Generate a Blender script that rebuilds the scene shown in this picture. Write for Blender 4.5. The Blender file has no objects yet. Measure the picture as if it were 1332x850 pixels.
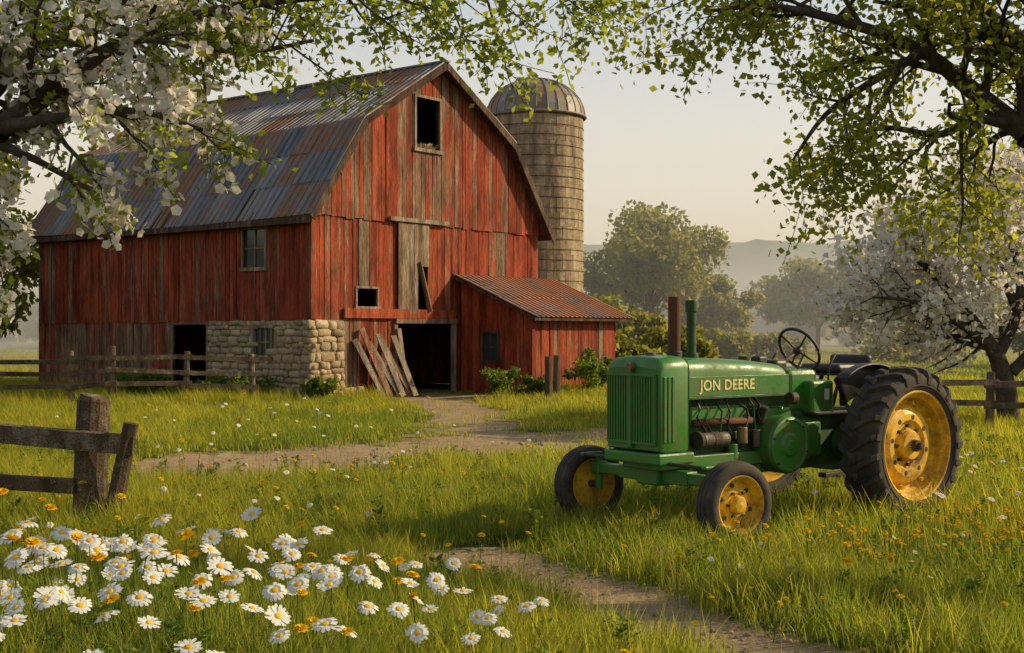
import bpy, math, random
import numpy as np
from mathutils import Vector, Matrix
random.seed(7); rng=np.random.default_rng(7)
R=math.radians
scene=bpy.context.scene
scene.view_settings.view_transform='Standard'; scene.view_settings.look='None'; scene.view_settings.exposure=0
# ---------------------------------------------------------------- helpers
def link(o,parent=None):
    scene.collection.objects.link(o)
    if parent: o.parent=parent
    return o
def empty(name,loc=(0,0,0),rz=0,parent=None):
    o=bpy.data.objects.new(name,None); o.location=loc; o.rotation_euler=(0,0,rz); o.empty_display_size=.3
    return link(o,parent)
class MB:
    def __init__(s): s.v=[];s.f=[];s.m=[];s.c=[]
    def add(s,vs,fs,mi=0,col=(.5,.5,.5,1)):
        o=len(s.v); s.v.extend([tuple(v) for v in vs])
        for f in fs: s.f.append(tuple(i+o for i in f)); s.m.append(mi); s.c.append(col)
    def build(s,name,mats,parent=None,smooth=False,loc=None,bevel=0):
        me=bpy.data.meshes.new(name); me.from_pydata(s.v,[],s.f); 
        for m in mats: me.materials.append(m)
        me.polygons.foreach_set('material_index',s.m)
        if smooth: me.polygons.foreach_set('use_smooth',[True]*len(s.f))
        at=me.color_attributes.new('rnd','FLOAT_COLOR','CORNER')
        lt=[len(f) for f in s.f]
        at.data.foreach_set('color',np.repeat(np.array(s.c,dtype=np.float32),lt,axis=0).ravel())
        me.update()
        o=bpy.data.objects.new(name,me)
        if loc: o.location=loc
        if bevel:
            b=o.modifiers.new('b','BEVEL'); b.width=bevel; b.segments=2; b.limit_method='ANGLE'
        return link(o,parent)
BF=[(0,1,2,3),(7,6,5,4),(0,4,5,1),(1,5,6,2),(2,6,7,3),(3,7,4,0)]
def bx(mb,P,a0,a1,d0,d1,z0,z1,mi=0,col=None):
    if col is None: col=(random.random(),random.random()*.5,random.random(),1)
    vs=[P(a0,d0,z0),P(a1,d0,z0),P(a1,d1,z0),P(a0,d1,z0),P(a0,d0,z1),P(a1,d0,z1),P(a1,d1,z1),P(a0,d1,z1)]
    mb.add(vs,[(3,2,1,0),(4,5,6,7),(0,1,5,4),(1,2,6,5),(2,3,7,6),(3,0,4,7)],mi,col)
def beam(mb,p0,p1,w,h,mi=0,col=None,up=Vector((0,0,1)),jit=0):
    p0=Vector(p0);p1=Vector(p1); d=(p1-p0).normalized()
    if abs(d.dot(up))>.98: up=Vector((1,0,0))
    a=d.cross(up).normalized(); b=a.cross(d)
    if col is None: col=(random.random(),random.random()*.5,random.random(),1)
    vs=[]
    for p in (p0,p1):
        for sa,sb in((-1,-1),(1,-1),(1,1),(-1,1)):
            vs.append(p+a*sa*w/2*(1+random.uniform(-jit,jit))+b*sb*h/2*(1+random.uniform(-jit,jit)))
    mb.add(vs,[(3,2,1,0),(4,5,6,7),(0,1,5,4),(1,2,6,5),(2,3,7,6),(3,0,4,7)],mi,col)
def tube(mb,pts,rad,n=6,mi=0,col=(.5,.5,.5,1),cap=True):
    pts=[Vector(p) for p in pts]; vs=[];fs=[]
    ref=Vector((.3,.2,1)).normalized()
    for i,p in enumerate(pts):
        d=(pts[min(i+1,len(pts)-1)]-pts[max(i-1,0)]).normalized()
        if abs(d.dot(ref))>.97: ref=Vector((1,.1,0)).normalized()
        a=d.cross(ref).normalized(); b=d.cross(a)
        for k in range(n):
            t=2*math.pi*k/n; vs.append(p+(a*math.cos(t)+b*math.sin(t))*rad[i])
    for i in range(len(pts)-1):
        for k in range(n):
            fs.append((i*n+k,i*n+(k+1)%n,(i+1)*n+(k+1)%n,(i+1)*n+k))
    if cap: fs.append(tuple(range(n))[::-1]); fs.append(tuple((len(pts)-1)*n+k for k in range(n)))
    mb.add(vs,fs,mi,col)
def np_mesh(name,V,F,mats,mi=None,col=None,smooth=False,parent=None):
    me=bpy.data.meshes.new(name); nf,k=F.shape
    me.vertices.add(len(V)); me.vertices.foreach_set('co',np.ascontiguousarray(V,dtype=np.float32).ravel())
    me.loops.add(nf*k); me.loops.foreach_set('vertex_index',np.ascontiguousarray(F,dtype=np.int32).ravel())
    me.polygons.add(nf); me.polygons.foreach_set('loop_start',(np.arange(nf)*k).astype(np.int32))
    for m in mats: me.materials.append(m)
    if mi is not None: me.polygons.foreach_set('material_index',mi.astype(np.int32))
    if smooth: me.polygons.foreach_set('use_smooth',np.ones(nf,dtype=bool))
    me.update(calc_edges=True)
    if col is not None:
        at=me.color_attributes.new('rnd','FLOAT_COLOR','CORNER')
        c=np.ones((nf,4),dtype=np.float32); c[:,:3]=col; at.data.foreach_set('color',np.repeat(c,k,axis=0).ravel())
    me.validate()
    return link(bpy.data.objects.new(name,me),parent)
# ---------------------------------------------------------------- node helper
class NT:
    def __init__(s,name):
        s.m=bpy.data.materials.new(name); s.m.use_nodes=True; s.t=s.m.node_tree; s.t.nodes.clear()
        s.out=s.t.nodes.new('ShaderNodeOutputMaterial')
    def n(s,t): return s.t.nodes.new(t)
    def set(s,sock,v):
        if isinstance(v,bpy.types.NodeSocket): s.t.links.new(v,sock)
        elif isinstance(v,(tuple,list)): sock.default_value=(v[0],v[1],v[2],1) if len(sock.default_value)==4 else v[:3]
        else: sock.default_value=v
    def coord(s,kind='Object',scale=(1,1,1)):
        if kind=='World': g=s.n('ShaderNodeNewGeometry'); o=g.outputs['Position']
        else: o=s.n('ShaderNodeTexCoord').outputs[kind]
        m=s.n('ShaderNodeMapping'); s.t.links.new(o,m.inputs[0]); m.inputs['Scale'].default_value=scale
        return m.outputs[0]
    def noise(s,vec,scale=1,detail=4,rough=.5):
        n=s.n('ShaderNodeTexNoise'); s.t.links.new(vec,n.inputs['Vector']); n.inputs['Scale'].default_value=scale
        n.inputs['Detail'].default_value=min(detail,4); n.inputs['Roughness'].default_value=rough
        return n.outputs[0]
    def ramp(s,f,stops):
        r=s.n('ShaderNodeValToRGB'); s.t.links.new(f,r.inputs[0]); e=r.color_ramp.elements
        while len(e)<len(stops): e.new(.5)
        for i,(p,c) in enumerate(stops):
            e[i].position=p; e[i].color=(c,c,c,1) if isinstance(c,(int,float)) else (c[0],c[1],c[2],1)
        return r.outputs[0]
    def mix(s,f,a,b,mode='MIX'):
        n=s.n('ShaderNodeMix'); n.data_type='RGBA'; n.blend_type=mode
        s.set(n.inputs[0],f); s.set(n.inputs[6],a); s.set(n.inputs[7],b); return n.outputs[2]
    def math(s,op,a,b=0,clamp=False):
        n=s.n('ShaderNodeMath'); n.operation=op; n.use_clamp=clamp; s.set(n.inputs[0],a); s.set(n.inputs[1],b); return n.outputs[0]
    def attr(s,name='rnd'):
        a=s.n('ShaderNodeAttribute'); a.attribute_name=name; p=s.n('ShaderNodeSeparateColor'); s.t.links.new(a.outputs['Color'],p.inputs[0])
        return p.outputs[0],p.outputs[1],p.outputs[2]
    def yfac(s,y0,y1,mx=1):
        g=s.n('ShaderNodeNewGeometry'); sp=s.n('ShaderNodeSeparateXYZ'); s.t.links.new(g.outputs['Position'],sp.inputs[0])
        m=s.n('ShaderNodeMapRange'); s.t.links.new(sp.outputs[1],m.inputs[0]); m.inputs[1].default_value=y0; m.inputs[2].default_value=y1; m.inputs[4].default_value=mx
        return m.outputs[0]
    def bump(s,h,dist=.01,strength=1):
        b=s.n('ShaderNodeBump'); s.t.links.new(h,b.inputs['Height']); b.inputs['Distance'].default_value=dist; b.inputs['Strength'].default_value=strength
        return b.outputs[0]
    def pbr(s,col,rough=.6,metal=0,bump=None,spec=.5,coat=0):
        p=s.n('ShaderNodeBsdfPrincipled'); s.set(p.inputs['Base Color'],col); s.set(p.inputs['Roughness'],rough); s.set(p.inputs['Metallic'],metal)
        p.inputs['Specular IOR Level'].default_value=spec; p.inputs['Coat Weight'].default_value=coat
        if bump is not None: s.t.links.new(bump,p.inputs['Normal'])
        return p.outputs[0]
    def fin(s,sh): s.t.links.new(sh,s.out.inputs[0]); return s.m
def leaf_mat(name,c1,c2,tr=(.2,.3,.02),tf=.45,gloss=.0,haze=None,objrnd=False):
    n=NT(name); r,g,b=n.attr(); f=r
    if objrnd: f=n.math('ADD',n.math('MULTIPLY',r,.5),n.math('MULTIPLY',n.n('ShaderNodeObjectInfo').outputs['Random'],.5))
    c=n.mix(f,c1,c2); tc=n.mix(f,tuple(x*.6 for x in tr),tr)
    if haze: hf=n.yfac(*haze[:3]); c=n.mix(hf,c,haze[3]); tc=n.mix(hf,tc,haze[3])  # aerial haze painted into leaf colour and translucency, growing with world Y
    d=n.n('ShaderNodeBsdfDiffuse'); n.set(d.inputs[0],c); p=d.outputs[0]
    if gloss:
        gl=n.n('ShaderNodeBsdfGlossy'); gl.inputs['Roughness'].default_value=.42; gl.inputs[0].default_value=(.85,.85,.75,1)
        g2=n.n('ShaderNodeMixShader'); g2.inputs[0].default_value=gloss; n.t.links.new(p,g2.inputs[1]); n.t.links.new(gl.outputs[0],g2.inputs[2]); p=g2.outputs[0]
    t=n.n('ShaderNodeBsdfTranslucent'); n.set(t.inputs[0],tc)
    m=n.n('ShaderNodeMixShader'); m.inputs[0].default_value=tf; n.t.links.new(p,m.inputs[1]); n.t.links.new(t.outputs[0],m.inputs[2])
    return n.fin(m.outputs[0])
def wood_mat(name,base0,base1,w0,w1,wbias,axis_scale=(7,7,.5),hard=4.5):
    n=NT(name); r,g,b=n.attr(); c=n.coord('Object',axis_scale)
    st=n.noise(c,1.6,4,.65); fine=n.noise(n.coord('Object',tuple(x*5 for x in axis_scale)),2.2,3,.7)
    patch=n.noise(n.coord('Object'),.6,4,.65)
    base=n.mix(r,base0,base1); base=n.mix(n.ramp(fine,[(.38,0),(.60,1)]),n.mix(.62,base,(.03,.012,.008)),base)
    we=n.mix(n.ramp(st,[(.3,0),(.7,1)]),w0,w1); we=n.mix(n.ramp(fine,[(.38,0),(.58,1)]),n.mix(.65,we,(.02,.015,.01)),we)
    f=n.math('ADD',n.math('MULTIPLY',st,1.1),n.math('ADD',g,n.math('ADD',n.math('MULTIPLY',patch,.7),n.math('MULTIPLY',fine,.45))))
    f=n.math('MULTIPLY',n.math('SUBTRACT',f,wbias+.22),hard,True)
    col=n.mix(f,base,we)
    stn=n.ramp(n.noise(n.coord('Object',(2.2,2.2,.4)),1.6,4,.65),[(.36,.38),(.62,1)])
    col=n.mix(1,col,stn,'MULTIPLY')
    return n.fin(n.pbr(col,.85,bump=n.bump(n.math('ADD',fine,n.math('MULTIPLY',st,.6)),.02,.9),spec=.2))
M={}
M['redwood']=wood_mat('red_boards',(.30,.044,.019),(.54,.105,.040),(.18,.11,.072),(.44,.30,.19),1.10,hard=3.4)
M['greywood']=wood_mat('weathered_boards',(.27,.17,.10),(.44,.30,.185),(.24,.19,.14),(.50,.41,.30),1.1)
M['darkwood']=wood_mat('dark_trim',(.08,.04,.024),(.15,.08,.045),(.12,.08,.05),(.22,.16,.11),1.2)
M['fence']=wood_mat('fence_wood',(.14,.095,.055),(.24,.17,.105),(.20,.16,.12),(.38,.31,.22),1.2,(6,6,6))
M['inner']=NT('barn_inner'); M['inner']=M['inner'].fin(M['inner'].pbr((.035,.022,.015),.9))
def metal_roof(name,c0,c1,rust0,rust1,rb,met=.5):
    n=NT(name); r,g,b=n.attr(); big=n.noise(n.coord('Object',(1,.9,.5)),.8,4,.6); st=n.noise(n.coord('Object',(.8,5,.8)),1.2,4,.65)
    fine=n.noise(n.coord('Object'),14,3,.6)
    base=n.mix(r,c0,c1); base=n.mix(n.ramp(st,[(.35,0),(.65,1)]),n.mix(.6,base,(.025,.025,.03)),base)
    rc=n.mix(fine,rust0,rust1)
    f=n.math('ADD',n.math('MULTIPLY',big,.9),n.math('ADD',n.math('MULTIPLY',st,.7),n.math('MULTIPLY',g,.35)))
    f=n.math('MULTIPLY',n.math('SUBTRACT',f,rb),4,True)
    col=n.mix(f,base,rc); rough=n.math('ADD',n.math('MULTIPLY',f,.3),.52)
    return n.fin(n.pbr(col,rough,n.math('SUBTRACT',met,n.math('MULTIPLY',f,met-.02)),bump=n.bump(fine,.004,.6)))
M['roof']=metal_roof('roof_metal',(.14,.15,.165),(.30,.30,.30),(.14,.065,.032),(.30,.15,.08),.88,.2)
M['rustroof']=metal_roof('rusty_roof_metal',(.30,.21,.16),(.46,.35,.28),(.22,.075,.033),(.46,.20,.09),.78,.25)
M['dome']=metal_roof('silo_dome_metal',(.20,.185,.165),(.31,.285,.25),(.16,.10,.06),(.28,.18,.11),.90,.2)
def stone():
    n=NT('field_stone'); r,g,b=n.attr(); c=n.coord('Object'); f=n.noise(c,9,4,.7)
    base=n.mix(r,(.36,.25,.14),(.60,.47,.30)); base=n.mix(n.math('MULTIPLY',g,.8),base,(.26,.20,.14))
    col=n.mix(n.ramp(f,[(.3,0),(.7,1)]),n.mix(.55,base,(.09,.065,.04)),base)
    return n.fin(n.pbr(col,.9,bump=n.bump(f,.04,.9),spec=.2))
M['stone']=stone()
n=NT('mortar'); f=n.noise(n.coord('Object'),14,4); M['mortar']=n.fin(n.pbr(n.mix(f,(.16,.12,.08),(.36,.29,.20)),.95,bump=n.bump(f,.02)))
def silo_m():
    n=NT('silo_concrete'); r,g,b=n.attr(); st=n.noise(n.coord('Object',(2.5,2.5,.25)),1,4,.65); f=n.noise(n.coord('Object'),5,4,.7)
    base=n.mix(r,(.36,.27,.165),(.46,.36,.24)); base=n.mix(n.ramp(st,[(.42,0),(.66,.9)]),base,(.13,.09,.06))
    base=n.mix(n.ramp(f,[(.36,.7),(.55,0)]),base,(.15,.105,.07))
    return n.fin(n.pbr(base,.9,bump=n.bump(f,.02,.7),spec=.2))
M['silo']=silo_m()
def simple(name,col,rough=.5,metal=0,spec=.5,dirt=None,dirtamt=.4,coat=0,scale=5):
    n=NT(name)
    if dirt is not None:
        f=n.noise(n.coord('Object'),scale,4,.7); f2=n.noise(n.coord('Object'),scale*6,3,.6)
        fac=n.math('MULTIPLY',n.ramp(n.math('ADD',n.math('MULTIPLY',f,.75),n.math('MULTIPLY',f2,.25)),[(.42,0),(.68,1)]),dirtamt)
        c=n.mix(fac,col,dirt); rg=n.math('ADD',n.math('MULTIPLY',fac,.5),rough,True)
        return n.fin(n.pbr(c,rg,metal,spec=spec,coat=coat,bump=n.bump(f2,.002,.4)))
    return n.fin(n.pbr(col,rough,metal,spec=spec,coat=coat))
M['green']=simple('tractor_green_paint',(.022,.175,.014),.38,dirt=(.10,.095,.03),dirtamt=.8,coat=.1,scale=4)
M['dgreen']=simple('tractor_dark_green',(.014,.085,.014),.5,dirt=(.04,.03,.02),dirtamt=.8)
M['yellow']=simple('wheel_yellow_paint',(.78,.46,.012),.48,dirt=(.20,.09,.02),dirtamt=.9)
M['letter']=simple('lettering_yellow',(.80,.68,.30),.5,dirt=(.3,.26,.10),dirtamt=.6,scale=14)
M['tyre']=simple('tyre_rubber',(.022,.020,.019),.8,dirt=(.15,.115,.08),dirtamt=.6,scale=7)
M['black']=simple('black_vinyl',(.015,.015,.017),.5,dirt=(.06,.05,.04),dirtamt=.4)
M['iron']=simple('cast_iron',(.04,.036,.03),.6,.3,dirt=(.11,.06,.035),dirtamt=.7)
M['steel']=simple('steel_parts',(.13,.125,.11),.5,.6,dirt=(.07,.045,.03),dirtamt=.8)
M['rust']=simple('rusty_pipe',(.09,.035,.02),.8,.2,dirt=(.2,.09,.04),dirtamt=.8)
M['brass']=simple('brass_parts',(.22,.14,.06),.5,.4,dirt=(.08,.05,.03),dirtamt=.8)
M['glass']=simple('window_glass',(.03,.045,.04),.12)
M['white']=simple('white_decal',(.6,.6,.55),.6)
M['bark']=simple('bark',(.05,.036,.025),.9,dirt=(.13,.10,.075),dirtamt=.8,scale=12,spec=.2)
M['hay']=simple('hay',(.42,.32,.18),.9,dirt=(.2,.14,.07),dirtamt=.8)
M['leafA']=leaf_mat('apple_leaf',(.05,.10,.012),(.16,.21,.026),(.50,.56,.045),.52,.03)
M['leafM']=leaf_mat('maple_leaf',(.05,.10,.011),(.16,.21,.024),(.60,.60,.045),.57,.03)
TREE_HAZE=(60,230,.55,(.40,.38,.28))  # painted haze for far trees: pale tint blended into the leaf colour
M['leafB']=leaf_mat('tree_leaf',(.045,.08,.014),(.22,.22,.04),(.50,.46,.07),.5,0,TREE_HAZE)
M['leafD']=leaf_mat('dark_leaf',(.025,.055,.012),(.08,.11,.025),(.14,.19,.03),.35)
M['petal']=leaf_mat('blossom_petal',(.85,.79,.71),(.88,.86,.80),(.88,.80,.68),.5)
M['daisy']=leaf_mat('daisy_petal',(.80,.80,.77),(.86,.86,.83),(.7,.7,.62),.3)
M['dyel']=leaf_mat('daisy_centre',(.70,.38,.02),(.85,.52,.03),(.5,.3,.01),.1)
M['dand']=leaf_mat('dandelion_petal',(.82,.46,.01),(.92,.62,.02),(.6,.40,.01),.2)
GRASS_HAZE=(42,150,.6,(.38,.34,.13))  # distant grass blades fade to a haze colour painted into the material
M['grass0']=leaf_mat('grass_blade_green',(.040,.10,.010),(.13,.18,.016),(.46,.56,.035),.52,.03,GRASS_HAZE,True)
M['grass1']=leaf_mat('grass_blade_yellow',(.14,.18,.014),(.28,.26,.028),(.84,.78,.05),.54,.03,GRASS_HAZE,True)
M['grass2']=leaf_mat('grass_blade_dry',(.27,.22,.055),(.44,.34,.11),(.66,.52,.14),.42,0,None,True)
M['weed']=leaf_mat('weed_leaf',(.035,.085,.012),(.12,.17,.024),(.36,.46,.035),.48,.03,None,True)
# ---------------------------------------------------------------- terrain
def polyd(x,y,pts):
    d=np.full(np.shape(x),1e9)
    for (ax,ay,_),(bx_,by,_) in zip(pts[:-1],pts[1:]):
        vx,vy=bx_-ax,by-ay; t=np.clip(((x-ax)*vx+(y-ay)*vy)/(vx*vx+vy*vy),0,1)
        d=np.minimum(d,np.hypot(x-ax-t*vx,y-ay-t*vy))
    return d
PA=[(-4.2,17.4,0),(-2.0,19.4,0),(0.6,21.2,0),(3.0,23.2,0)]
PB=[(0.2,21.5,0),(-.9,26,0),(-1.6,31,0),(-2.6,37,0)]
PC=[(-.40,10.4,0),(0.15,9.5,0),(0.85,8.3,0),(1.4,7.2,0),(1.9,5.8,0)]
def wob(x,y): return .5*np.sin(1.3*x+.7*y)+.35*np.sin(2.9*x-1.7*y+1)+.25*np.sin(5.3*x+4.1*y)+.2*np.sin(9.7*x-7.9*y)
def dirt(x,y):
    w=wob(x,y)
    a=.98*(1-np.clip((polyd(x,y,PA)-1.15-.75*w)/1.0,0,1))
    b=.8*(1-np.clip((polyd(x,y,PB)-.6-.5*w)/.9,0,1))
    c=.97*(1-np.clip((polyd(x,y,PC)-.25-.22*w)/.36,0,1))
    e=.85*(1-np.clip((np.hypot((x+2.2)/2.2,(y-36.0)/1.5)-.8)/.5,0,1))
    return np.clip(np.maximum(np.maximum(a,b),np.maximum(c,e)),0,1)
def gz(x,y):
    z=.03*np.sin(.9*x+.3)*np.cos(.7*y)+.02*np.sin(2.1*x+1.3*y)
    z=z+.42*np.exp(-(((x+1.9)/2.0)**2+((y-5.4)/2.1)**2))
    return z-.04*dirt(x,y)
N=420; u=np.linspace(-1,1,N); sx=6*np.sinh(u*5.6); sy=11+6*np.sinh(u*5.6)
X,Y=np.meshgrid(sx,sy); Z=gz(X,Y)
V=np.stack([X,Y,Z],-1).reshape(-1,3); ii=np.arange(N*N).reshape(N,N)
F=np.stack([ii[:-1,:-1],ii[:-1,1:],ii[1:,1:],ii[1:,:-1]],-1).reshape(-1,4)
n=NT('ground_soil'); w=n.coord('World'); r,g,b=n.attr()
f1=n.noise(w,3,4,.65); f2=n.noise(w,22,4,.65); big=n.ramp(n.noise(w,.12,3,.6),[(.38,0),(.62,1)])
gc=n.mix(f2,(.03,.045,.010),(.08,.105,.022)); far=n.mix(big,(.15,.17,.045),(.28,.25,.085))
gc=n.mix(n.yfac(28,75),gc,far); gc=n.mix(n.yfac(90,300,.6),gc,(.40,.36,.23))  # yellowish far field, then distance haze painted into the ground colour
dc=n.mix(f1,(.21,.14,.075),(.46,.33,.19)); dc=n.mix(n.ramp(f2,[(.3,.6),(.5,0)]),dc,(.13,.09,.055))
df=n.math('ADD',r,n.math('MULTIPLY',n.math('SUBTRACT',f2,.5),1.2)); df=n.ramp(df,[(.3,0),(.62,1)])
M['ground']=n.fin(n.pbr(n.mix(df,gc,dc),.95,bump=n.bump(n.math('ADD',f1,n.math('MULTIPLY',f2,.5)),.05,.9),spec=.15))
Fx=V[F].mean(1); dv=dirt(Fx[:,0],Fx[:,1]); 
np_mesh('ground',V,F,[M['ground']],col=np.stack([dv]*3,-1),smooth=True)
# hills
hx=np.linspace(-700,800,300); hy=np.linspace(230,760,120); HX,HY=np.meshgrid(hx,hy)
r1=np.exp(-((HY-330)/45)**2)*(16+4*np.sin(HX*.016+2.4)+2*np.sin(HX*.043)+.9*np.sin(HX*.11)); r2=np.exp(-((HY-600)/95)**2)*(43+8*np.sin(HX*.011-.9)+3.5*np.sin(HX*.027+1)+1.5*np.sin(HX*.07))
HZt=np.maximum(r1,r2)-1.5+rng.normal(0,.8,HX.shape)*(np.maximum(r1,r2)>2)
V=np.stack([HX,HY,HZt],-1).reshape(-1,3); ii=np.arange(HX.size).reshape(HX.shape)
F=np.stack([ii[:-1,:-1],ii[:-1,1:],ii[1:,1:],ii[1:,:-1]],-1).reshape(-1,4)
n=NT('hazed_hill_forest'); f=n.noise(n.coord('World'),.12,4,.7); hc=n.mix(f,(.11,.15,.12),(.22,.25,.18)); M['hill']=n.fin(n.pbr(hc,.95,spec=.0))  # forest greens with atmospheric haze already painted into the base colour
np_mesh('hills',V,F,[M['hill']],smooth=True)
# ---------------------------------------------------------------- barn
PHI=R(52); A=(-5.36,34.2,0)
barn=empty('barn',A,PHI); W=10.1; L=13.0
pf=[(-.35,4.92),(1.7,7.75),(W/2,9.8),(W-1.7,7.75),(W+.35,4.92)]
def zr(s):
    for (a,za),(b,zb) in zip(pf[:-1],pf[1:]):
        if a<=s<=b: return za+(zb-za)*(s-a)/(b-a)
    return 4.9
PF=lambda a,d,z:(a,-d,z); PL=lambda a,d,z:(-d,a,z); PR=lambda a,d,z:(W+d,a,z); PBk=lambda a,d,z:(a,L+d,z)
def planks(mb,P,a0,a1,zb,zt,d0,width=.2,gap=.014,th=.025,holes=(),mi=0,wf=None,rag=0,vary=.010,split=None):
    ed=[a0]; 
    while ed[-1]<a1-width*.6: ed.append(ed[-1]+width*random.uniform(.7,1.3))
    ed[-1]=a1
    hs=sorted({h for H in holes for h in (H[0],H[1]) if a0<h<a1})
    ed=[e for e in ed if all(abs(e-h)>.06 for h in hs)]+hs; ed=sorted(set([a0]+ed+[a1]))
    if split: ed=sorted(set(ed+split))
    for p,q in zip(ed[:-1],ed[1:]):
        q2=q-gap*random.uniform(.5,1.8) if gap else q; c=(p+q)/2
        zlo=zb(c) if callable(zb) else zb
        ztp=zt if callable(zt) else (lambda s:zt)
        lo=zlo-random.random()*rag; segs=[]
        for H in sorted([H for H in holes if H[0]-.001<=c<=H[1]+.001],key=lambda h:h[2]):
            if H[2]>lo: segs.append((lo,H[2],H[2]))
            lo=H[3]
        segs.append((lo,ztp(p),ztp(q2)))
        rr=random.random(); dd=d0+random.uniform(-vary,vary)
        wr=random.uniform(-.20,.20)+(0.45 if random.random()<.11 else 0) if wf else 0
        for (l,t0,t1) in segs:
            if max(t0,t1)<=l+.01: continue
            we=wf(c,(l+max(t0,t1))/2) if wf else 0
            col=(rr,max(-.15,min(1,we+wr)),random.random(),1)
            tl=random.uniform(-.012,.012) if vary>.001 else 0
            vs=[P(p,dd-th,l),P(q2,dd-th,l),P(q2,dd,l),P(p,dd,l),P(p,dd-th+tl,t0),P(q2,dd-th+tl,t1),P(q2,dd+tl,t1),P(p,dd+tl,t0)]
            mb.add(vs,[(3,2,1,0),(4,5,6,7),(0,1,5,4),(1,2,6,5),(2,3,7,6),(3,0,4,7)],mi,col)
mb=MB(); 
win_up=(4.08,5.12,7.2,8.68); win_s=(1.70,2.5,2.52,3.02); hole_b=(4.12,4.66,2.35,3.75)
def wf_up(a,z): return .34 if 3.4<a<5.8 and z<9 else (.1 if a<3.5 else .02)
zt=lambda s:zr(s)-.1
planks(mb,PF,0,W,4.98,zt,.05,holes=[win_up],wf=wf_up,rag=.06)
planks(mb,PF,0,W,lambda c:2.15 if c<1.2 else (2.2 if c<5.75 else 0),5.06,0,holes=[win_s,hole_b],wf=lambda a,z:.12 if a<3.5 else .05,rag=.04,split=[1.2,5.75])
planks(mb,PF,1.2,3.3,0.02,2.2,-.02,wf=lambda a,z:.2)
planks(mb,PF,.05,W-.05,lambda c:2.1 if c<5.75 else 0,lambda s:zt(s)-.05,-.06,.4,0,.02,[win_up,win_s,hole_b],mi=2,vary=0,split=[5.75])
planks(mb,PF,1.2,3.3,0,2.15,-.07,.4,0,.02,mi=2,vary=0)
side_w=(1.85,2.75,3.6,4.66); low_w=(1.6,2.3,1.12,1.92); sdoor=(4.4,5.95,-.1,2.02)
planks(mb,PL,0,L,lambda c:2.15 if c<4.3 else 2.1,5.33,.0,holes=[side_w],wf=lambda a,z:.10,rag=.05)
planks(mb,PL,4.3,L,0.02,2.12,-.04,holes=[sdoor],wf=lambda a,z:.38,rag=0)
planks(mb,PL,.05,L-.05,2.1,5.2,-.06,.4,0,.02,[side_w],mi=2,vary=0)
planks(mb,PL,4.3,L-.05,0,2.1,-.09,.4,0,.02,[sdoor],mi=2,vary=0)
planks(mb,PR,0,L,0,5.33,0,.25,0,.03,wf=lambda a,z:.1,vary=.004)
planks(mb,PBk,0,W,0,zt,0,.25,0,.03,wf=lambda a,z:.1,vary=.004)
planks(mb,PF,3.3,4.12,2.32,4.95,.10,.19,.008,.03,mi=1,wf=lambda a,z:.2)
planks(mb,PF,4.12,4.62,3.72,4.95,.10,.19,.008,.03,mi=1,wf=lambda a,z:.2)
beam(mb,PF(4.15,.12,3.85),PF(4.66,.1,2.4),.04,.16,1,up=Vector((0,1,0)))
bx(mb,PF,2.9,5.45,.10,.17,4.98,5.10,1)
bx(mb,PF,1.15,5.78,.03,.10,2.19,2.46,0,(.9,.12,.5,1)); bx(mb,PF,3.2,5.9,.04,.12,2.05,2.18,1)
bx(mb,PF,3.17,3.3,-.02,.07,0,2.05,1); bx(mb,PF,5.7,5.86,-.0,.07,0,2.05,1)
def frame(P,w,d,t=.09,mi=3,mull=(1,1),glass=True,mm=None):
    a0,a1,z0,z1=w; mm=mi if mm is None else mm
    bx(mb,P,a0-t,a0,d-.02,d+.04,z0-t,z1+t,mi); bx(mb,P,a1,a1+t,d-.02,d+.04,z0-t,z1+t,mi)
    bx(mb,P,a0,a1,d-.02,d+.038,z1,z1+t,mi); bx(mb,P,a0-t-.04,a1+t+.04,d-.02,d+.07,z0-t-.03,z0-.002,mi)
    if glass:
        bx(mb,P,a0,a1,d-.06,d-.05,z0,z1,4,(.5,.5,.5,1))
        for i in range(mull[0]): 
            c=a0+(a1-a0)*(i+1)/(mull[0]+1); bx(mb,P,c-.018,c+.018,d-.045,d-.01,z0,z1,mm)
        for i in range(mull[1]):
            c=z0+(z1-z0)*(i+1)/(mull[1]+1); bx(mb,P,a0,a1,d-.048,d-.012,c-.018,c+.018,mm)
frame(PF,win_up,.05,.08,1,glass=False); frame(PF,win_s,.0,.06,1,glass=False)
frame(PL,side_w,.0,.07,1,(1,1)); frame(PL,low_w,.0,.07,1,(2,1))
bx(mb,PL,low_w[0],low_w[1],-.07,-.06,low_w[2],low_w[3],4)
frame(PL,sdoor[:2]+(0.1,2.02),-.04,.08,1,glass=False)
bx(mb,PF,-.03,.12,.028,.055,2.15,4.95,0,(.6,.2,.5,1)); bx(mb,PL,-.05,.1,.03,.055,2.15,5.2,0,(.3,.3,.5,1))
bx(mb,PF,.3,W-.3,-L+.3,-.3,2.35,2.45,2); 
for a in (3.0,6.2): bx(mb,PF,a,a+.2,-4.2,-4,0,2.35,1)
for i,(a,lean,h) in enumerate([(1.55,.35,1.6),(1.8,.28,1.9),(2.05,.4,1.5),(2.4,.1,1.75),(2.65,.2,1.35),(2.95,-.05,1.7)]):
    beam(mb,PF(a+lean+.3,.6+.05*i,0.0),PF(a,.06+.03*i,h),.2,.03,0 if i in(1,4) else 1,(.3,.4,.5,1),up=Vector((0,1,0)))
beam(mb,PF(3.45,.3,0),PF(3.3,.1,1.9),.16,.04,1,up=Vector((0,1,0)))
mats=[M['redwood'],M['greywood'],M['inner'],M['darkwood'],M['glass']]
mb.build('walls',mats,barn)
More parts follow.
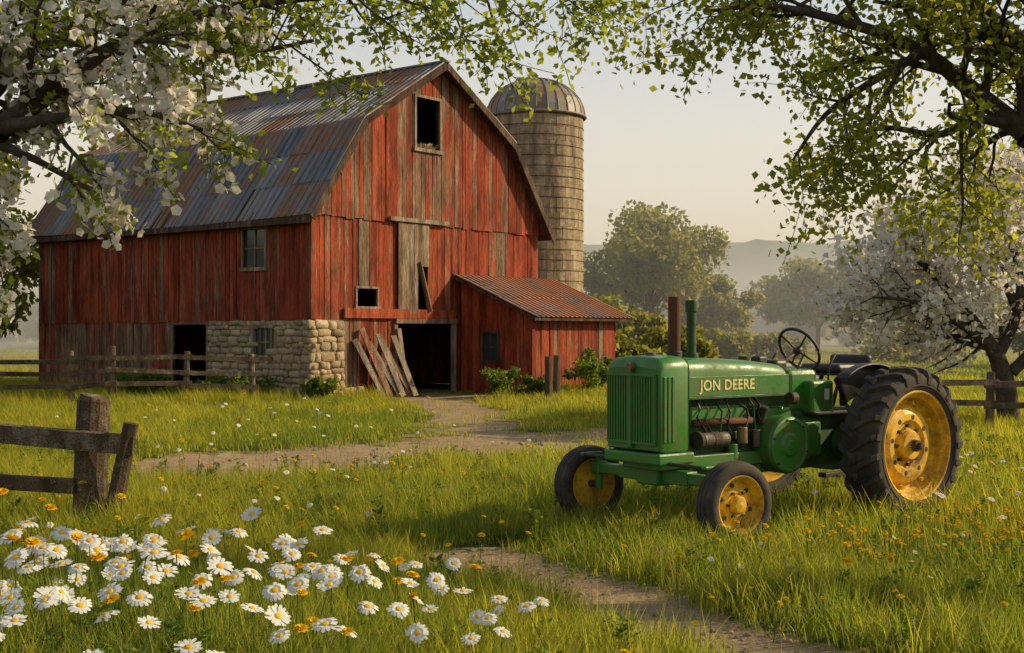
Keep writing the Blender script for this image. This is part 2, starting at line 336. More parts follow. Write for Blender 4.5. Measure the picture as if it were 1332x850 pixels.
def roof_slope(mb,p0,p1,q0,q1,mi=0,nseg=3,rib=.26,lift=.0,sag=.03):
    p0=Vector((p0[0],0,p0[1]));p1=Vector((p1[0],0,p1[1])); d=p1-p0; nn=Vector((-d.z,0,d.x)).normalized()
    if nn.z<0: nn=-nn
    for sgi in range(nseg):
        t0=sgi/nseg; t1=(sgi+1)/nseg+(.012 if sgi<nseg-1 else 0)
        q=q0
        while q<q1-.01:
            qe=min(q+rib*3,q1); off=nn*(lift+random.uniform(0,.02)+.012*(sgi)); col=(random.random(),random.random()**1.3,random.random(),1)
            prof=[]; nr=max(1,int(round((qe-q)/rib)))
            for k in range(nr):
                b=q+(qe-q)*k/nr; w=(qe-q)/nr
                prof+=[(b,.0),(b+.012,.035),(b+.045,.035),(b+.06,0),(b+w*.55,.004)]
            prof.append((qe,0)); vs=[]
            for t in (t0,t1):
                for qq,h in prof:
                    sg=-sag*math.sin(math.pi*(qq-q0)/(q1-q0)) 
                    p=p0+d*t+nn*h+off; vs.append((p.x,qq,p.z+sg))
            m=len(prof); mb.add(vs,[(k,k+1,m+k+1,m+k) for k in range(m-1)],mi,col); q=qe
rb=MB()
for i in range(4): roof_slope(rb,pf[i],pf[i+1],-.42,L+.4,0,sag=.08)
for i in range(4):
    (a,za),(b,zb)=pf[i],pf[i+1]
    vs=[(a,-.38,za-.03),(b,-.38,zb-.03),(b,L+.36,zb-.10),(a,L+.36,za-.10),(a,-.38,za-.10),(b,-.38,zb-.10),(b,L+.36,zb-.17),(a,L+.36,za-.17)]
    rb.add(vs,BF,1,(.5,.3,.5,1))
    beam(rb,(a,-.41,za-.10),(b,-.41,zb-.10),.05,.20,1); beam(rb,(a,L+.40,za-.16),(b,L+.40,zb-.16),.05,.20,1)
bx(rb,PF,pf[0][0]-.02,pf[0][0]+.03,-L-.3,.36,pf[0][1]-.22,pf[0][1]-.06,1)
beam(rb,(W/2,-.45,9.83),(W/2,L+.4,9.80),.22,.05,0)
for k in range(24): 
    q=-.1+k*.55; beam(rb,(-.33,q,4.84),(.1,q,5.4),.06,.10,1)
rb.build('roof',[M['roof'],M['darkwood']],barn)
def stones(mb,P,a0,a1,z0,z1,d,sz=.26,holes=()):
    z=z0
    while z<z1-.05:
        h=min(sz*random.uniform(.45,1.0),z1-z); 
        if z1-z-h<.08: h=z1-z
        a=a0-random.random()*.1
        while a<a1-.02:
            w=sz*random.uniform(.6,2.1); w=min(w,a1-a)
            if a1-a-w<.1: w=a1-a
            ca,cz=a+w/2,z+h/2+random.uniform(-.03,.03)
            if not any(H[0]-.02<ca<H[1]+.02 and H[2]-.02<cz<H[3]+.02 for H in holes):
                vs=[];fs=[];nu,nv=12,6; hd=random.uniform(.05,.12); rx=[random.uniform(-.22,.16) for _ in range(6)]
                sp=lambda x,e:math.copysign(abs(x)**e,x); tw=random.uniform(-.22,.22)
                for i in range(nv+1):
                    ph=-math.pi/2+math.pi*i/nv
                    for j in range(nu):
                        th=2*math.pi*j/nu; k=1+rx[j%6]*.5
                        x=sp(math.cos(ph),.4)*sp(math.cos(th),.5)*(w/2+.004)*k; y=sp(math.cos(ph),.4)*sp(math.sin(th),.5)*(h/2+.004)*k; q=sp(math.sin(ph),.8)*hd
                        vs.append(P(ca+x-tw*y,d+q,cz+y+tw*x*.4))
                for i in range(nv):
                    for j in range(nu): fs.append((i*nu+j,i*nu+(j+1)%nu,(i+1)*nu+(j+1)%nu,(i+1)*nu+j))
                mb.add(vs,fs,0,(random.random(),random.random()**2,random.random(),1))
            a+=w
        z+=h
sm=MB()
stones(sm,PL,-.05,4.3,-.05,2.12,-.03,.25,[low_w]); stones(sm,PF,-.05,1.2,-.05,2.12,-.0,.27)
stones(sm,PF,1.0,1.7,-.1,.3,.25,.32); stones(sm,PF,-.2,.9,-.1,.22,.3,.32)
sm.build('stone_foundation',[M['stone']],barn,smooth=True)
sm=MB()
for (a0,a1,z0,z1) in ((0.03,1.6,0,2.13),(2.3,4.3,0,2.13),(1.6,2.3,0,1.12),(1.6,2.3,1.92,2.13)): bx(sm,PL,a0,a1,-.35,-.025,z0,z1,0)
bx(sm,PF,.03,1.2,-.3,.008,0,2.13,0)
sm.build('mortar',[M['mortar']],barn)
hb=MB()
for i in range(90):
    c=Vector((random.uniform(4.15,5.05),random.uniform(-.06,.35),7.2+random.uniform(0,.14))); d_=Vector((random.gauss(0,1),random.gauss(0,.5),random.gauss(0,.5))).normalized()*.12
    tube(hb,[c-d_,c+d_],[.012,.01],4,0)
bx(hb,PF,4.1,5.1,-2,-.05,7.0,7.24,0)
hb.build('hay',[M['hay']],barn)
# lean-to shed
shed=empty('lean_to_shed',A,PHI)
s0,s1,dp=6.1,10.55,2.75
PSL=lambda a,d,z:(s0-d,-a,z); PSR=lambda a,d,z:(s1+d,-a,z); PSF=lambda a,d,z:(a,-dp-d,z)
mb=MB(); stp=lambda a:3.42-(3.42-2.3)*a/dp-.04
sw=(.95,1.5,.95,1.75)
planks(mb,PSL,.08,dp,.0,stp,0,.22,.006,.025,[sw],0,lambda a,z:-.0,vary=.004)
planks(mb,PSL,.1,dp-.05,.0,lambda a:stp(a)-.05,-.05,.4,0,.02,[sw],2,vary=0)
planks(mb,PSF,s0,s1,.0,2.28,0,.2,.012,.025,(),0,lambda a,z:.1,rag=0)
planks(mb,PSF,s0+.05,s1-.05,.0,2.2,-.05,.4,0,.02,(),2,vary=0)
planks(mb,PSR,.08,dp,.0,stp,0,.22,.004,.025,(),0,lambda a,z:.1)
frame(PSL,sw,.0,.06,3,(1,1))
bx(mb,PSF,s0-.02,s0+.1,.028,.05,0,2.25,0,(.3,.1,.5,1))
mb.build('walls',mats,shed)
rb=MB()
nn=(s1-s0+.9)
for k in range(int(nn/.24)):
    a=s0-.3+k*.24; col=(random.random(),random.random(),random.random(),1) if k%3==0 else col
    for t0,t1,o in((0,.55,0),(.53,1,-.015)):
        vs=[]
        for t in (t0,t1):
            y=-.03-(dp+.38)*t; z=3.52-(3.52-2.24)*t+o+.02
            vs+=[(a,y,z),(a+.015,y,z+.035),(a+.05,y,z+.035),(a+.065,y,z),(a+.24,y,z)]
        rb.add(vs,[(i,i+1,5+i+1,5+i) for i in range(4)],0,col)
za,zb=3.50,2.22
vs=[(s0-.28,-.03,za),(s1+.5,-.03,za),(s1+.5,-dp-.36,zb),(s0-.28,-dp-.36,zb)]; vs+=[(x,y,z-.09) for x,y,z in vs]
rb.add(vs,BF,1,(.5,.3,.5,1))
rb.build('roof',[M['rustroof'],M['darkwood']],shed)
# ---------------------------------------------------------------- silo
silo=empty('silo',(.85,46.2,0)); RS=1.72; HS=9.5
mb=MB(); nb=44; rows=19
for r_ in range(rows):
    z0=HS*r_/rows; z1=HS*(r_+1)/rows-.008
    for k in range(nb):
        a0=2*math.pi*(k+.5*(r_%2))/nb; a1=a0+2*math.pi/nb-.004; rr=RS+random.uniform(-.008,.008)
        c=lambda a,r,z:(math.cos(a)*r,math.sin(a)*r,z)
        vs=[c(a0,RS-.1,z0),c(a1,RS-.1,z0),c(a1,rr,z0),c(a0,rr,z0),c(a0,RS-.1,z1),c(a1,RS-.1,z1),c(a1,rr,z1),c(a0,rr,z1)]
        mb.add(vs,BF,0,(random.random(),random.random(),random.random(),1))
def ring(mb,r,z,t,mi,nseg=64):
    pts=[(math.cos(2*math.pi*k/nseg)*r,math.sin(2*math.pi*k/nseg)*r,z) for k in range(nseg+1)]; tube(mb,pts,[t]*len(pts),5,mi,cap=False)
tube(mb,[(0,0,0),(0,0,HS)],[RS-.02]*2,48,2)
for i in range(26): ring(mb,RS+.014,.3+i*.365,.011,1)
mb.build('concrete_staves',[M['silo'],M['iron'],M['mortar']],silo)
mb=MB(); nd=28
for k in range(nd):
    a0=2*math.pi*k/nd;a1=2*math.pi*(k+1)/nd; col=(random.random(),random.random(),0,1)
    for i in range(7):
        e0=math.pi/2*i/7;e1=math.pi/2*(i+1)/7
        q=lambda a,e:(math.cos(a)*math.cos(e)*(RS+.08),math.sin(a)*math.cos(e)*(RS+.08),HS+math.sin(e)*1.42)
        mb.add([q(a0,e0),q(a1,e0),q(a1,e1),q(a0,e1)],[(0,1,2,3)],0,col)
    tube(mb,[(math.cos(a0)*math.cos(e)*(RS+.09),math.sin(a0)*math.cos(e)*(RS+.09),HS+math.sin(e)*1.43) for e in np.linspace(0,math.pi/2,8)],[.02]*8,4,0)
ring(mb,RS+.09,HS,.045,0); tube(mb,[(0,0,HS+1.38),(0,0,HS+1.5)],[.2,.12],12,0)
mb.build('dome_roof',[M['dome'],M['iron']],silo)
# ---------------------------------------------------------------- fences
def fence(name,posts,h,rails,pw=.16,rw=.11,jit=.15):
    mb=MB(); tops=[]
    for (x,y) in posts:
        g=float(gz(np.array(x),np.array(y))); hh=h*random.uniform(.95,1.08); tx,ty=random.uniform(-.05,.05),random.uniform(-.05,.05)
        tube(mb,[(x,y,g-.2),(x+tx*.5,y+ty*.5,g+hh*.5),(x+tx,y+ty,g+hh-.02),(x+tx,y+ty,g+hh)],[pw/2*1.08,pw/2,pw/2*.96,pw/2*.8],9,0,(random.random(),random.random()*.5,0,1)); tops.append((x,y,g))
    for (a,b) in zip(tops[:-1],tops[1:]):
        for z in rails:
            o=pw*.5; d=(Vector(b)-Vector(a)).normalized(); nrm=Vector((d.y,-d.x,0))*o
            beam(mb,Vector(a)+nrm+Vector((0,0,z+random.uniform(-.06,.06)))-d*.15,Vector(b)+nrm+Vector((0,0,z+random.uniform(-.06,.06)))+d*.15,.045,rw,0,jit=jit)
    return mb.build(name,[M['fence']],None)
fence('wooden_fence',[(-15.8,31.2),(-13.4,31.6),(-11.0,32.0),(-10.05,32.1),(-8.3,32.6),(-6.7,33.1)],1.32,(.45,.8,1.12))
fence('wooden_fence',[(7.2,23.6),(8.95,24.0),(11.5,24.5),(14,25)],1.15,(.5,.9))
fence('wooden_fence',[(.95,33.2),(1.2,34.6)],1.2,(),.2)
mb=MB()
tube(mb,[(-3.9,11.85,-.2),(-3.9,11.85,.5),(-3.87,11.85,1.20),(-3.86,11.85,1.24)],[.17,.155,.15,.13],12,0,(.5,.3,0,1))
tube(mb,[(-3.72,11.7,-.2),(-3.6,11.7,.4),(-3.48,11.7,1.0)],[.085,.08,.07],8,0,(.2,.2,0,1))
beam(mb,(-6.9,11.6,1.12),(-3.45,11.68,.80),.07,.17,0,jit=.2); beam(mb,(-6.6,11.9,.55),(-4.0,11.7,.42),.06,.14,0,jit=.2)
tube(mb,[(-6.8,11.75,-.2),(-6.8,11.75,1.25)],[.15,.14],10,0,(.5,.3,0,1))
mb.build('wooden_fence',[M['fence']])
# ---------------------------------------------------------------- tractor
T=empty('tractor',(1.32,11.66,0),R(217))
def obj_from(name,mb,mats,smooth=False,bevel=0): return mb.build(name,mats,T,smooth,bevel=bevel)
def tbox(name,x0,x1,y0,y1,z0,z1,m,bev=.015):
    mb=MB(); bx(mb,lambda a,d,z:(a,d,z),x0,x1,y0,y1,z0,z1,0); return obj_from(name,mb,[M[m]],bevel=bev)
def tcyl(name,p0,p1,r,m,n=20,r2=None,bev=.006):
    mb=MB(); tube(mb,[p0,p1],[r,r if r2 is None else r2],n); o=obj_from(name,mb,[M[m]],False,bevel=bev); return o
def tpipe(name,pts,r,m,n=10):
    mb=MB(); tube(mb,pts,[r]*len(pts),n); return obj_from(name,mb,[M[m]],True)
def lathe(mb,prof,cx,cy,cz,seg=56,mi=0,side=1):
    vs=[];fs=[]
    for k in range(seg):
        t=2*math.pi*k/seg
        for (y,r) in prof: vs.append((cx+math.cos(t)*r,cy+y*side,cz+math.sin(t)*r))
    m=len(prof)
    for k in range(seg):
        k2=(k+1)%seg
        for i in range(m-1): fs.append((k*m+i,k*m+i+1,k2*m+i+1,k2*m+i))
    mb.add(vs,fs,mi)
def rear_wheel(side):
    w=empty('rear_wheel',(-2.35,.93*side,.75),0,T); mb=MB()
    lathe(mb,[(-.15,.50),(-.19,.54),(-.205,.60),(-.20,.65),(-.165,.69),(-.08,.708),(0,.712),(.08,.708),(.165,.69),(.20,.65),(.205,.60),(.19,.54),(.15,.50)],0,0,0,64)
    lathe(mb,[(.203,.57),(.21,.575),(.203,.585)],0,0,0,64); 
    mb.build('tyre',[M['tyre']],w,True)
    mb=MB(); nl=23
    for hs in (1,-1):
        for k in range(nl):
            a=2*math.pi*(k+(.5 if hs<0 else 0))/nl
            pr=[(-.012,.0,.700,.752),(.06,-.06,.70,.752),(.13,-.115,.69,.748),(.185,-.155,.66,.728),(.212,-.175,.60,.665)]
            vs=[];fs=[]
            for (y,da,rb_,rt) in pr:
                hw=.034 
                for dr,dy in((-hw,rb_),(-hw*.75,rt),(hw*.75,rt),(hw,rb_)):
                    an=a+(da)*-1+dr/.7; vs.append((math.cos(an)*dy,y*hs,math.sin(an)*dy))
            for i in range(4):
                for j in range(3): fs.append((i*4+j,i*4+j+1,i*4+4+j+1,i*4+4+j))
            fs+= [(0,1,2,3),(19,18,17,16)]
            mb.add(vs,fs,0)
    mb.build('tread_lugs',[M['tyre']],w,bevel=.006)
    mb=MB()
    lathe(mb,[(.15,.515),(.175,.53),(.185,.52),(.178,.505),(.13,.49),(.12,.465),(.05,.455),(.02,.43),(.015,.40),(.06,.36),(.085,.30),(.085,.24),(.05,.21),(.05,.16),(.10,.145),(.12,.13),(.125,.06),(.16,.055),(.165,0)],0,0,0,56,0,side)
    lathe(mb,[(-.15,.515),(-.17,.53),(-.165,.5),(-.1,.47),(0,.45),(.05,.455)],0,0,0,56,0,side)
    for k in range(8):
        a=2*math.pi*k/8; tube(mb,[(math.cos(a)*.185,.04*side,math.sin(a)*.185),(math.cos(a)*.185,.085*side,math.sin(a)*.185)],[.018]*2,6,1)
        a+=.2; tube(mb,[(math.cos(a)*.40,.0*side,math.sin(a)*.40),(math.cos(a)*.415,.07*side,math.sin(a)*.415)],[.03,.022],6,0)
        tube(mb,[(math.cos(a)*.27,.082*side,math.sin(a)*.27),(math.cos(a)*.27,.0875*side,math.sin(a)*.27)],[.024,.024],10,1)
    mb.build('rim',[M['yellow'],M['iron']],w,False)
    mb=MB(); tube(mb,[(0,.0,0),(0,.19*side,0)],[.07,.055],14,0); tube(mb,[(0,.18*side,0),(0,.23*side,0)],[.035,.03],10,0); mb.build('hub_cap',[M['iron']],w,bevel=.004)
for s in (1,-1): rear_wheel(s)
def front_wheel(side):
    w=empty('front_wheel',(0,.95*side,.37),R(-6),T); mb=MB()
    pr=[(-.07,.235),(-.095,.255),(-.105,.295),(-.095,.335),(-.078,.352),(-.07,.36),(-.052,.364),(-.048,.356),(-.04,.356),(-.036,.368),(-.008,.370),(-.004,.360),(.004,.360),(.008,.370),(.036,.368),(.040,.356),(.048,.356),(.052,.364),(.07,.36),(.078,.352),(.095,.335),(.105,.295),(.095,.255),(.07,.235)]
    lathe(mb,pr,0,0,0,56); mb.build('tyre',[M['tyre']],w,True)
    mb=MB()
    lathe(mb,[(.07,.245),(.088,.258),(.095,.25),(.085,.235),(.05,.225),(.02,.205),(.0,.19),(.01,.16),(.035,.13),(.04,.10),(.03,.085),(.07,.075),(.09,.06),(.10,.0)],0,0,0,44,0,side)
    lathe(mb,[(-.07,.245),(-.085,.255),(-.08,.235),(-.03,.22),(.02,.205)],0,0,0,44,0,side)
    lathe(mb,[(-.02,.0),(-.02,.21)],0,0,0,44,0,side)
    for k in range(6):
        a=2*math.pi*k/6; tube(mb,[(math.cos(a)*.11,.03*side,math.sin(a)*.11),(math.cos(a)*.11,.06*side,math.sin(a)*.11)],[.014]*2,6,1)
        tube(mb,[(math.cos(a+.3)*.165,.0*side,math.sin(a+.3)*.165),(math.cos(a+.3)*.165,.022*side,math.sin(a+.3)*.165)],[.02]*2,8,1)
    mb.build('rim',[M['yellow'],M['iron']],w)
for s in (1,-1): front_wheel(s)
def loft(name,secs,m,smooth=True):
    mb=MB(); vs=[];fs=[]; k=len(secs[0][1])
    for x,pr in secs: vs+=[(x,y,z) for y,z in pr]
    for i in range(len(secs)-1):
        for j in range(k-1): fs.append((i*k+j,i*k+j+1,(i+1)*k+j+1,(i+1)*k+j))
        fs.append((i*k+k-1,i*k,(i+1)*k,(i+1)*k+k-1))
    fs.append(tuple(range(k))); fs.append(tuple((len(secs)-1)*k+j for j in range(k))[::-1])
    mb.add(vs,fs); o=obj_from(name,mb,[M[m]],smooth,bevel=.01)
    return o
def hsec(hw,zb,zt,r=.10):
    p=[(-hw,zb),(-hw,zt-r)]+[(-hw+r*(1-math.cos(t)),zt-r+r*math.sin(t)) for t in (R(25),R(50),R(75))]+[(-hw*.45,zt+.008),(0,zt+.014)]
    return p+[(-y,z) for y,z in p[-2::-1]]
loft('hood',[(.10,hsec(.305,1.235,1.585)),(-.4,hsec(.30,1.24,1.585)),(-1.0,hsec(.29,1.235,1.56)),(-1.40,hsec(.275,1.24,1.52)),(-1.47,hsec(.25,1.26,1.49,.08))],'green')
loft('radiator_shell',[(.30,hsec(.325,.80,1.50,.06)),(.285,hsec(.345,.78,1.57,.08)),(.24,hsec(.35,.77,1.605,.10)),(-.02,hsec(.35,.77,1.615,.10)),(-.07,hsec(.335,.78,1.60,.10))],'green')
mb=MB(); ID=lambda a,d,z:(a,d,z)
for y0,y1 in((-.30,-.025),(.025,.30)):
    bx(mb,ID,.296,.306,y0,y1,.86,1.44,1)
    nb_=8
    for k in range(nb_):
        y=y0+(y1-y0)*(k+.5)/nb_; bx(mb,ID,.306,.328,y-.0095,y+.0095,.86,1.44,0)
    bx(mb,ID,.30,.332,y0-.014,y1+.014,1.44,1.465,0); bx(mb,ID,.30,.332,y0-.014,y1+.014,.835,.86,0)
    bx(mb,ID,.30,.331,y0-.014,y0,.86,1.44,0); bx(mb,ID,.30,.331,y1,y1+.014,.86,1.44,0)
for sd in (1,-1):
    for k in range(3):
        xx=.235-k*.05; bx(mb,ID,xx-.014,xx+.014,sd*.348-.006,sd*.348+.010,.86,1.44,0)
obj_from('grille',mb,[M['green'],M['black']],bevel=.003)
tbox('grille_centre_rib',.30,.345,-.022,.022,.80,1.53,'green',.008)
mb=MB(); tube(mb,[(.30,0,1.525),(.352,0,1.52)],[.042,.036],14); obj_from('badge',mb,[M['brass']])
tbox('nose_bumper',-.12,.325,-.365,.365,.66,.765,'green',.02)
for sd in(1,-1):
    tbox('hood_side_panel',-1.44,-.085,sd*.302-.006,sd*.302+.006,1.25,1.43,'green',.004)
    tbox('hood_trim',-1.46,-.08,sd*.306-.007,sd*.306+.007,1.225,1.25,'dgreen',.004)
    tbox('frame_rail',-1.75,-.10,sd*.27-.045,sd*.27+.045,.60,.72,'green',.01)
cu=bpy.data.curves.new('hood_lettering','FONT'); cu.body='JON DEERE'; cu.size=.135; cu.extrude=.002; cu.offset=.0025; cu.space_character=1.08; cu.align_x='CENTER'; cu.align_y='CENTER'
cu.materials.append(M['letter'])
for sd in (1,-1):
    to=bpy.data.objects.new('hood_lettering',cu); link(to,T)
    mt=Matrix(((-sd,0,0),(0,0,sd),(0,1,0))).to_4x4(); to.matrix_local=Matrix.Translation((-.60,sd*.3105,1.345))@mt
tcyl('exhaust_pipe',(-.20,.02,1.55),(-.20,.02,2.16),.058,'rust'); tcyl('exhaust_collar',(-.20,.02,1.58),(-.20,.02,1.66),.072,'iron')
tcyl('air_intake_stack',(-.44,-.0,1.55),(-.44,-.0,2.06),.045,'dgreen'); tcyl('air_intake_cap',(-.44,-.0,2.02),(-.44,-.0,2.13),.058,'dgreen'); tcyl('air_intake_base',(-.44,0,1.56),(-.44,0,1.64),.065,'dgreen')
tcyl('radiator_cap',(.08,0,1.6),(.08,0,1.65),.05,'steel'); tcyl('fuel_cap',(-1.15,0,1.55),(-1.15,0,1.60),.055,'iron'); tbox('hood_cowl',-1.42,-1.3,-.06,.06,1.5,1.60,'black',.02)
tbox('engine_block',-1.15,-.1,-.19,.19,.58,1.12,'dgreen',.02); tbox('cylinder_head',-1.05,-.15,-.15,.17,1.10,1.24,'dgreen',.02)
tbox('engine_base',-1.1,-.2,-.2,.2,.45,.62,'dgreen',.03); tbox('valve_cover',-.95,-.2,.17,.23,.98,1.16,'green',.02); tbox('side_cover',-1.02,-.68,.19,.235,.68,.92,'dgreen',.02)
for k in range(4): tcyl('manifold_port',(-.30-k*.2,.19,1.03),(-.30-k*.2,.27,1.01),.03,'rust',12)
tpipe('exhaust_manifold',[(-.2,.27,1.01),(-.95,.27,1.01)],.034,'rust')
tcyl('generator',(-.28,.28,.85),(-.60,.28,.85),.07,'steel'); tcyl('generator_band',(-.40,.28,.85),(-.50,.28,.85),.074,'iron'); tcyl('fan_pulley',(-.22,.28,.85),(-.26,.28,.85),.085,'iron')
tcyl('carburettor',(-.80,.30,.80),(-.80,.30,.95),.05,'brass'); tcyl('filter_bowl',(-.98,.31,.76),(-.98,.31,.92),.042,'steel'); tcyl('oil_filter',(-.70,.27,.66),(-.70,.27,.80),.05,'green')
tcyl('distributor',(-1.08,.25,.98),(-1.08,.31,1.14),.05,'black')
tcyl('fan_belt_pulley',(-.14,.12,.80),(-.18,.12,.80),.12,'iron'); tcyl('lower_pulley',(-.13,0,.95),(-.16,0,.95),.2,'iron')
random.seed(5)
for k in range(7):
    x=-.25-k*.13; a=(x,.2+random.random()*.08,1.18+random.random()*.05); b=(x-.12+.2*random.random(),.3,.95+random.random()*.12); c=(x-.2*random.random(),.27,.74+random.random()*.14)
    tpipe('engine_line',[a,((a[0]+b[0])/2,.32,(a[2]+b[2])/2),b,c],.008 if k%2 else .012,['black','iron','dgreen'][k%3],6)
for k in range(14): tcyl('bolt',(-.15-k*.07,.19,.66+.35*(k%2)),(-.15-k*.07,.205,.66+.35*(k%2)),.014,'iron',6)
mb=MB(); lathe(mb,[(.20,.23),(.24,.27),(.43,.275),(.465,.26),(.475,.235),(.462,.225),(.458,.12),(.475,.10),(.482,.045),(.49,.04),(.492,0)],-1.28,0,.77,48); obj_from('flywheel_cover',mb,[M['green']],False,bevel=.003)
mb=MB(); lathe(mb,[(-.20,.2),(-.24,.24),(-.43,.24),(-.45,.0)],-1.28,0,.77,40); obj_from('belt_pulley',mb,[M['green']])
for k in range(6):
    a=2*math.pi*k/6+.3; tcyl('cover_bolt',(-1.28+.24*math.cos(a),.46,.77+.24*math.sin(a)),(-1.28+.24*math.cos(a),.485,.77+.24*math.sin(a)),.013,'iron',6)
tbox('clutch_housing',-1.55,-1.05,-.24,.26,.5,1.12,'green',.04); tbox('transmission_case',-2.5,-1.5,-.26,.26,.50,1.08,'dgreen',.04); tbox('transmission_cover',-2.1,-1.6,-.2,.22,1.05,1.22,'green',.04)
tbox('side_gear_case',-1.9,-1.6,.22,.34,.62,1.0,'green',.05)
tcyl('axle_housing',(-2.35,-.82,.75),(-2.35,.82,.75),.11,'dgreen'); tcyl('axle_bell',(-2.35,.25,.75),(-2.35,.5,.75),.22,'dgreen',24,.13); tcyl('axle_bell',(-2.35,-.25,.75),(-2.35,-.5,.75),.22,'dgreen',24,.13)
tbox('dash_tower',-1.95,-1.52,-.22,.24,1.05,1.47,'green',.05); tbox('control_box',-2.05,-1.72,.10,.36,1.02,1.36,'green',.03); tbox('warning_decal',-1.97,-1.90,.361,.365,1.17,1.28,'white',0)
tbox('platform',-2.6,-1.7,-.40,.40,1.03,1.06,'iron',.008)
sc=Vector((-1.93,.02,1.66)); ax=Vector((-.86,0,.50)).normalized(); tpipe('steering_column',[(-1.45,.02,1.40),tuple(sc)],.02,'iron')
mb=MB(); e1=Vector((0,1,0)); e2=ax.cross(e1)
tube(mb,[sc+(e1*math.cos(t)+e2*math.sin(t))*.235 for t in np.linspace(0,2*math.pi,41)],[.016]*41,8,cap=False)
for k in range(4):
    t=math.pi/4+k*math.pi/2; tube(mb,[sc-ax*.03,sc+(e1*math.cos(t)+e2*math.sin(t))*.23],[.010,.010],6)
tube(mb,[sc-ax*.06,sc+ax*.02],[.04,.035],12); obj_from('steering_wheel',mb,[M['black']],True)
for k,(x,y) in enumerate([(-1.7,.16),(-1.62,-.14),(-2.0,.3)]): tpipe('lever',[(x,y,1.2),(x-.05,y,1.5),(x-.12,y+.02,1.62)],.010,'iron'); 
tbox('instrument_hood',-1.62,-1.45,-.12,.14,1.44,1.56,'black',.03)
mb=MB(); bx(mb,ID,-2.72,-2.25,-.25,.25,1.42,1.51,0); obj_from('seat_cushion',mb,[M['black']],bevel=.035)
mb=MB(); bx(mb,ID,-2.80,-2.72,-.25,.25,1.40,1.60,0); obj_from('seat_back',mb,[M['black']],bevel=.03)
tbox('seat_pan',-2.76,-2.24,-.26,.26,1.395,1.415,'iron',.005)
tpipe('seat_support',[(-2.3,.12,1.05),(-2.45,.12,1.39)],.022,'iron'); tpipe('seat_support',[(-2.3,-.12,1.05),(-2.45,-.12,1.39)],.022,'iron'); tpipe('seat_spring',[(-2.65,0,1.0),(-2.62,0,1.39)],.04,'iron')
for sd in(1,-1):
    mb=MB(); vs=[];fs=[];K=14
    for k in range(K):
        t=R(20+105*k/(K-1)); 
        for y,r in((.46,.70),(.46,.755),(.50,.772),(.60,.775),(.615,.762)): vs.append((-2.35+math.cos(t)*r*-1,sd*y,.75+math.sin(t)*r))
    for k in range(K-1):
        for j in range(4): fs.append((k*5+j,k*5+j+1,k*5+6+j,k*5+5+j))
    for k in range(K):
        t=R(20+105*k/(K-1)); vs.append((-2.35-math.cos(t)*.45,sd*.46,.75+math.sin(t)*.45))
    for k in range(K-1): fs.append((k*5,(k+1)*5,5*K+k+1,5*K+k))
    mb.add(vs,fs); o=obj_from('fender',mb,[M['black']],True)
    s_=o.modifiers.new('s','SOLIDIFY'); s_.thickness=.006
    tcyl('king_pin',(0,sd*.80,.33),(0,sd*.80,.68),.038,'green',14); tcyl('spindle',(0,sd*.80,.37),(0,sd*.93,.37),.035,'iron',12)
    tbox('steering_arm',-.02,.22,sd*.80-.03,sd*.80+.03,.66,.69,'green',.008)
    tpipe('radius_rod',[(-.03,sd*.76,.50),(-.75,sd*.22,.52)],.03,'green'); tbox('axle_knee',-.06,.06,sd*.80-.07,sd*.80+.07,.48,.60,'green',.02)
tbox('front_axle_beam',-.055,.055,-.80,.80,.49,.585,'green',.012); tbox('axle_sleeve',-.07,.07,-.45,.45,.475,.60,'green',.012)
tbox('axle_pivot',-.13,.13,-.14,.14,.45,.68,'green',.02); tpipe('tie_rod',[(.2,-.80,.675),(.2,.80,.675)],.016,'iron')
tbox('front_frame',-.3,.2,-.25,.25,.60,.67,'green',.01)
tbox('drawbar',-2.9,-2.3,-.05,.05,.35,.40,'iron',.008); tbox('step_plate',-2.0,-1.7,.35,.62,.52,.55,'dgreen',.008)
tcyl('headlamp',(-1.5,.33,1.20),(-1.42,.33,1.20),.06,'iron',16)
# ---------------------------------------------------------------- trees
def rv(): 
    v=Vector((random.gauss(0,1),random.gauss(0,1),random.gauss(0,1))); return v.normalized()
def cat(pts,k=5):
    pts=[Vector(p) for p in pts]; P=[pts[0]]+pts+[pts[-1]]; out=[]
    for i in range(1,len(P)-2):
        a,b,c,d=P[i-1:i+3]
        for j in range(k):
            t=j/k; out.append(.5*((2*b)+(c-a)*t+(2*a-5*b+4*c-d)*t*t+(3*b-a-3*c+d)*t**3))
    out.append(pts[-1]); return out
def branch(mb,nodes,p,d,L,r,lvl,C):
    n=max(3,int(L/C['seg'])); pts=[p]
    for i in range(n):
        d=(d+rv()*C['wob']+Vector((0,0,C['grav'][lvl]))).normalized(); p=p+d*(L/n); pts.append(p)
    rad=[max(.0025,r*(1-.75*i/n)) for i in range(n+1)]; tube(mb,pts,rad,5 if lvl<2 else 4,0,cap=False)
    sub(mb,nodes,pts,rad,L,lvl,C)
def sub(mb,nodes,pts,rad,L,lvl,C,t0=.2):
    mx=C['max']
    if lvl<mx:
        k=C['nch'][lvl]
        for j in range(k):
            t=t0+(1-t0)*(j+random.random())/k; q=min(t*(len(pts)-1),len(pts)-1.001); i=int(q); f=q-i
            pos=pts[i].lerp(pts[i+1],f); ax=(pts[i+1]-pts[i]).normalized(); s=rv(); s=(s-ax*s.dot(ax)).normalized()
            nd=(ax*C['fwd']+s).normalized(); 
            branch(mb,nodes,pos,nd,C['len'][lvl]*random.uniform(.6,1.25)*(1.15-.5*t),max(.003,rad[i]*.55),lvl+1,C)
    if lvl>=mx:
        for i in range(1,len(pts)):
            nodes.append(pts[i]); nodes.append(pts[i-1].lerp(pts[i],.5))
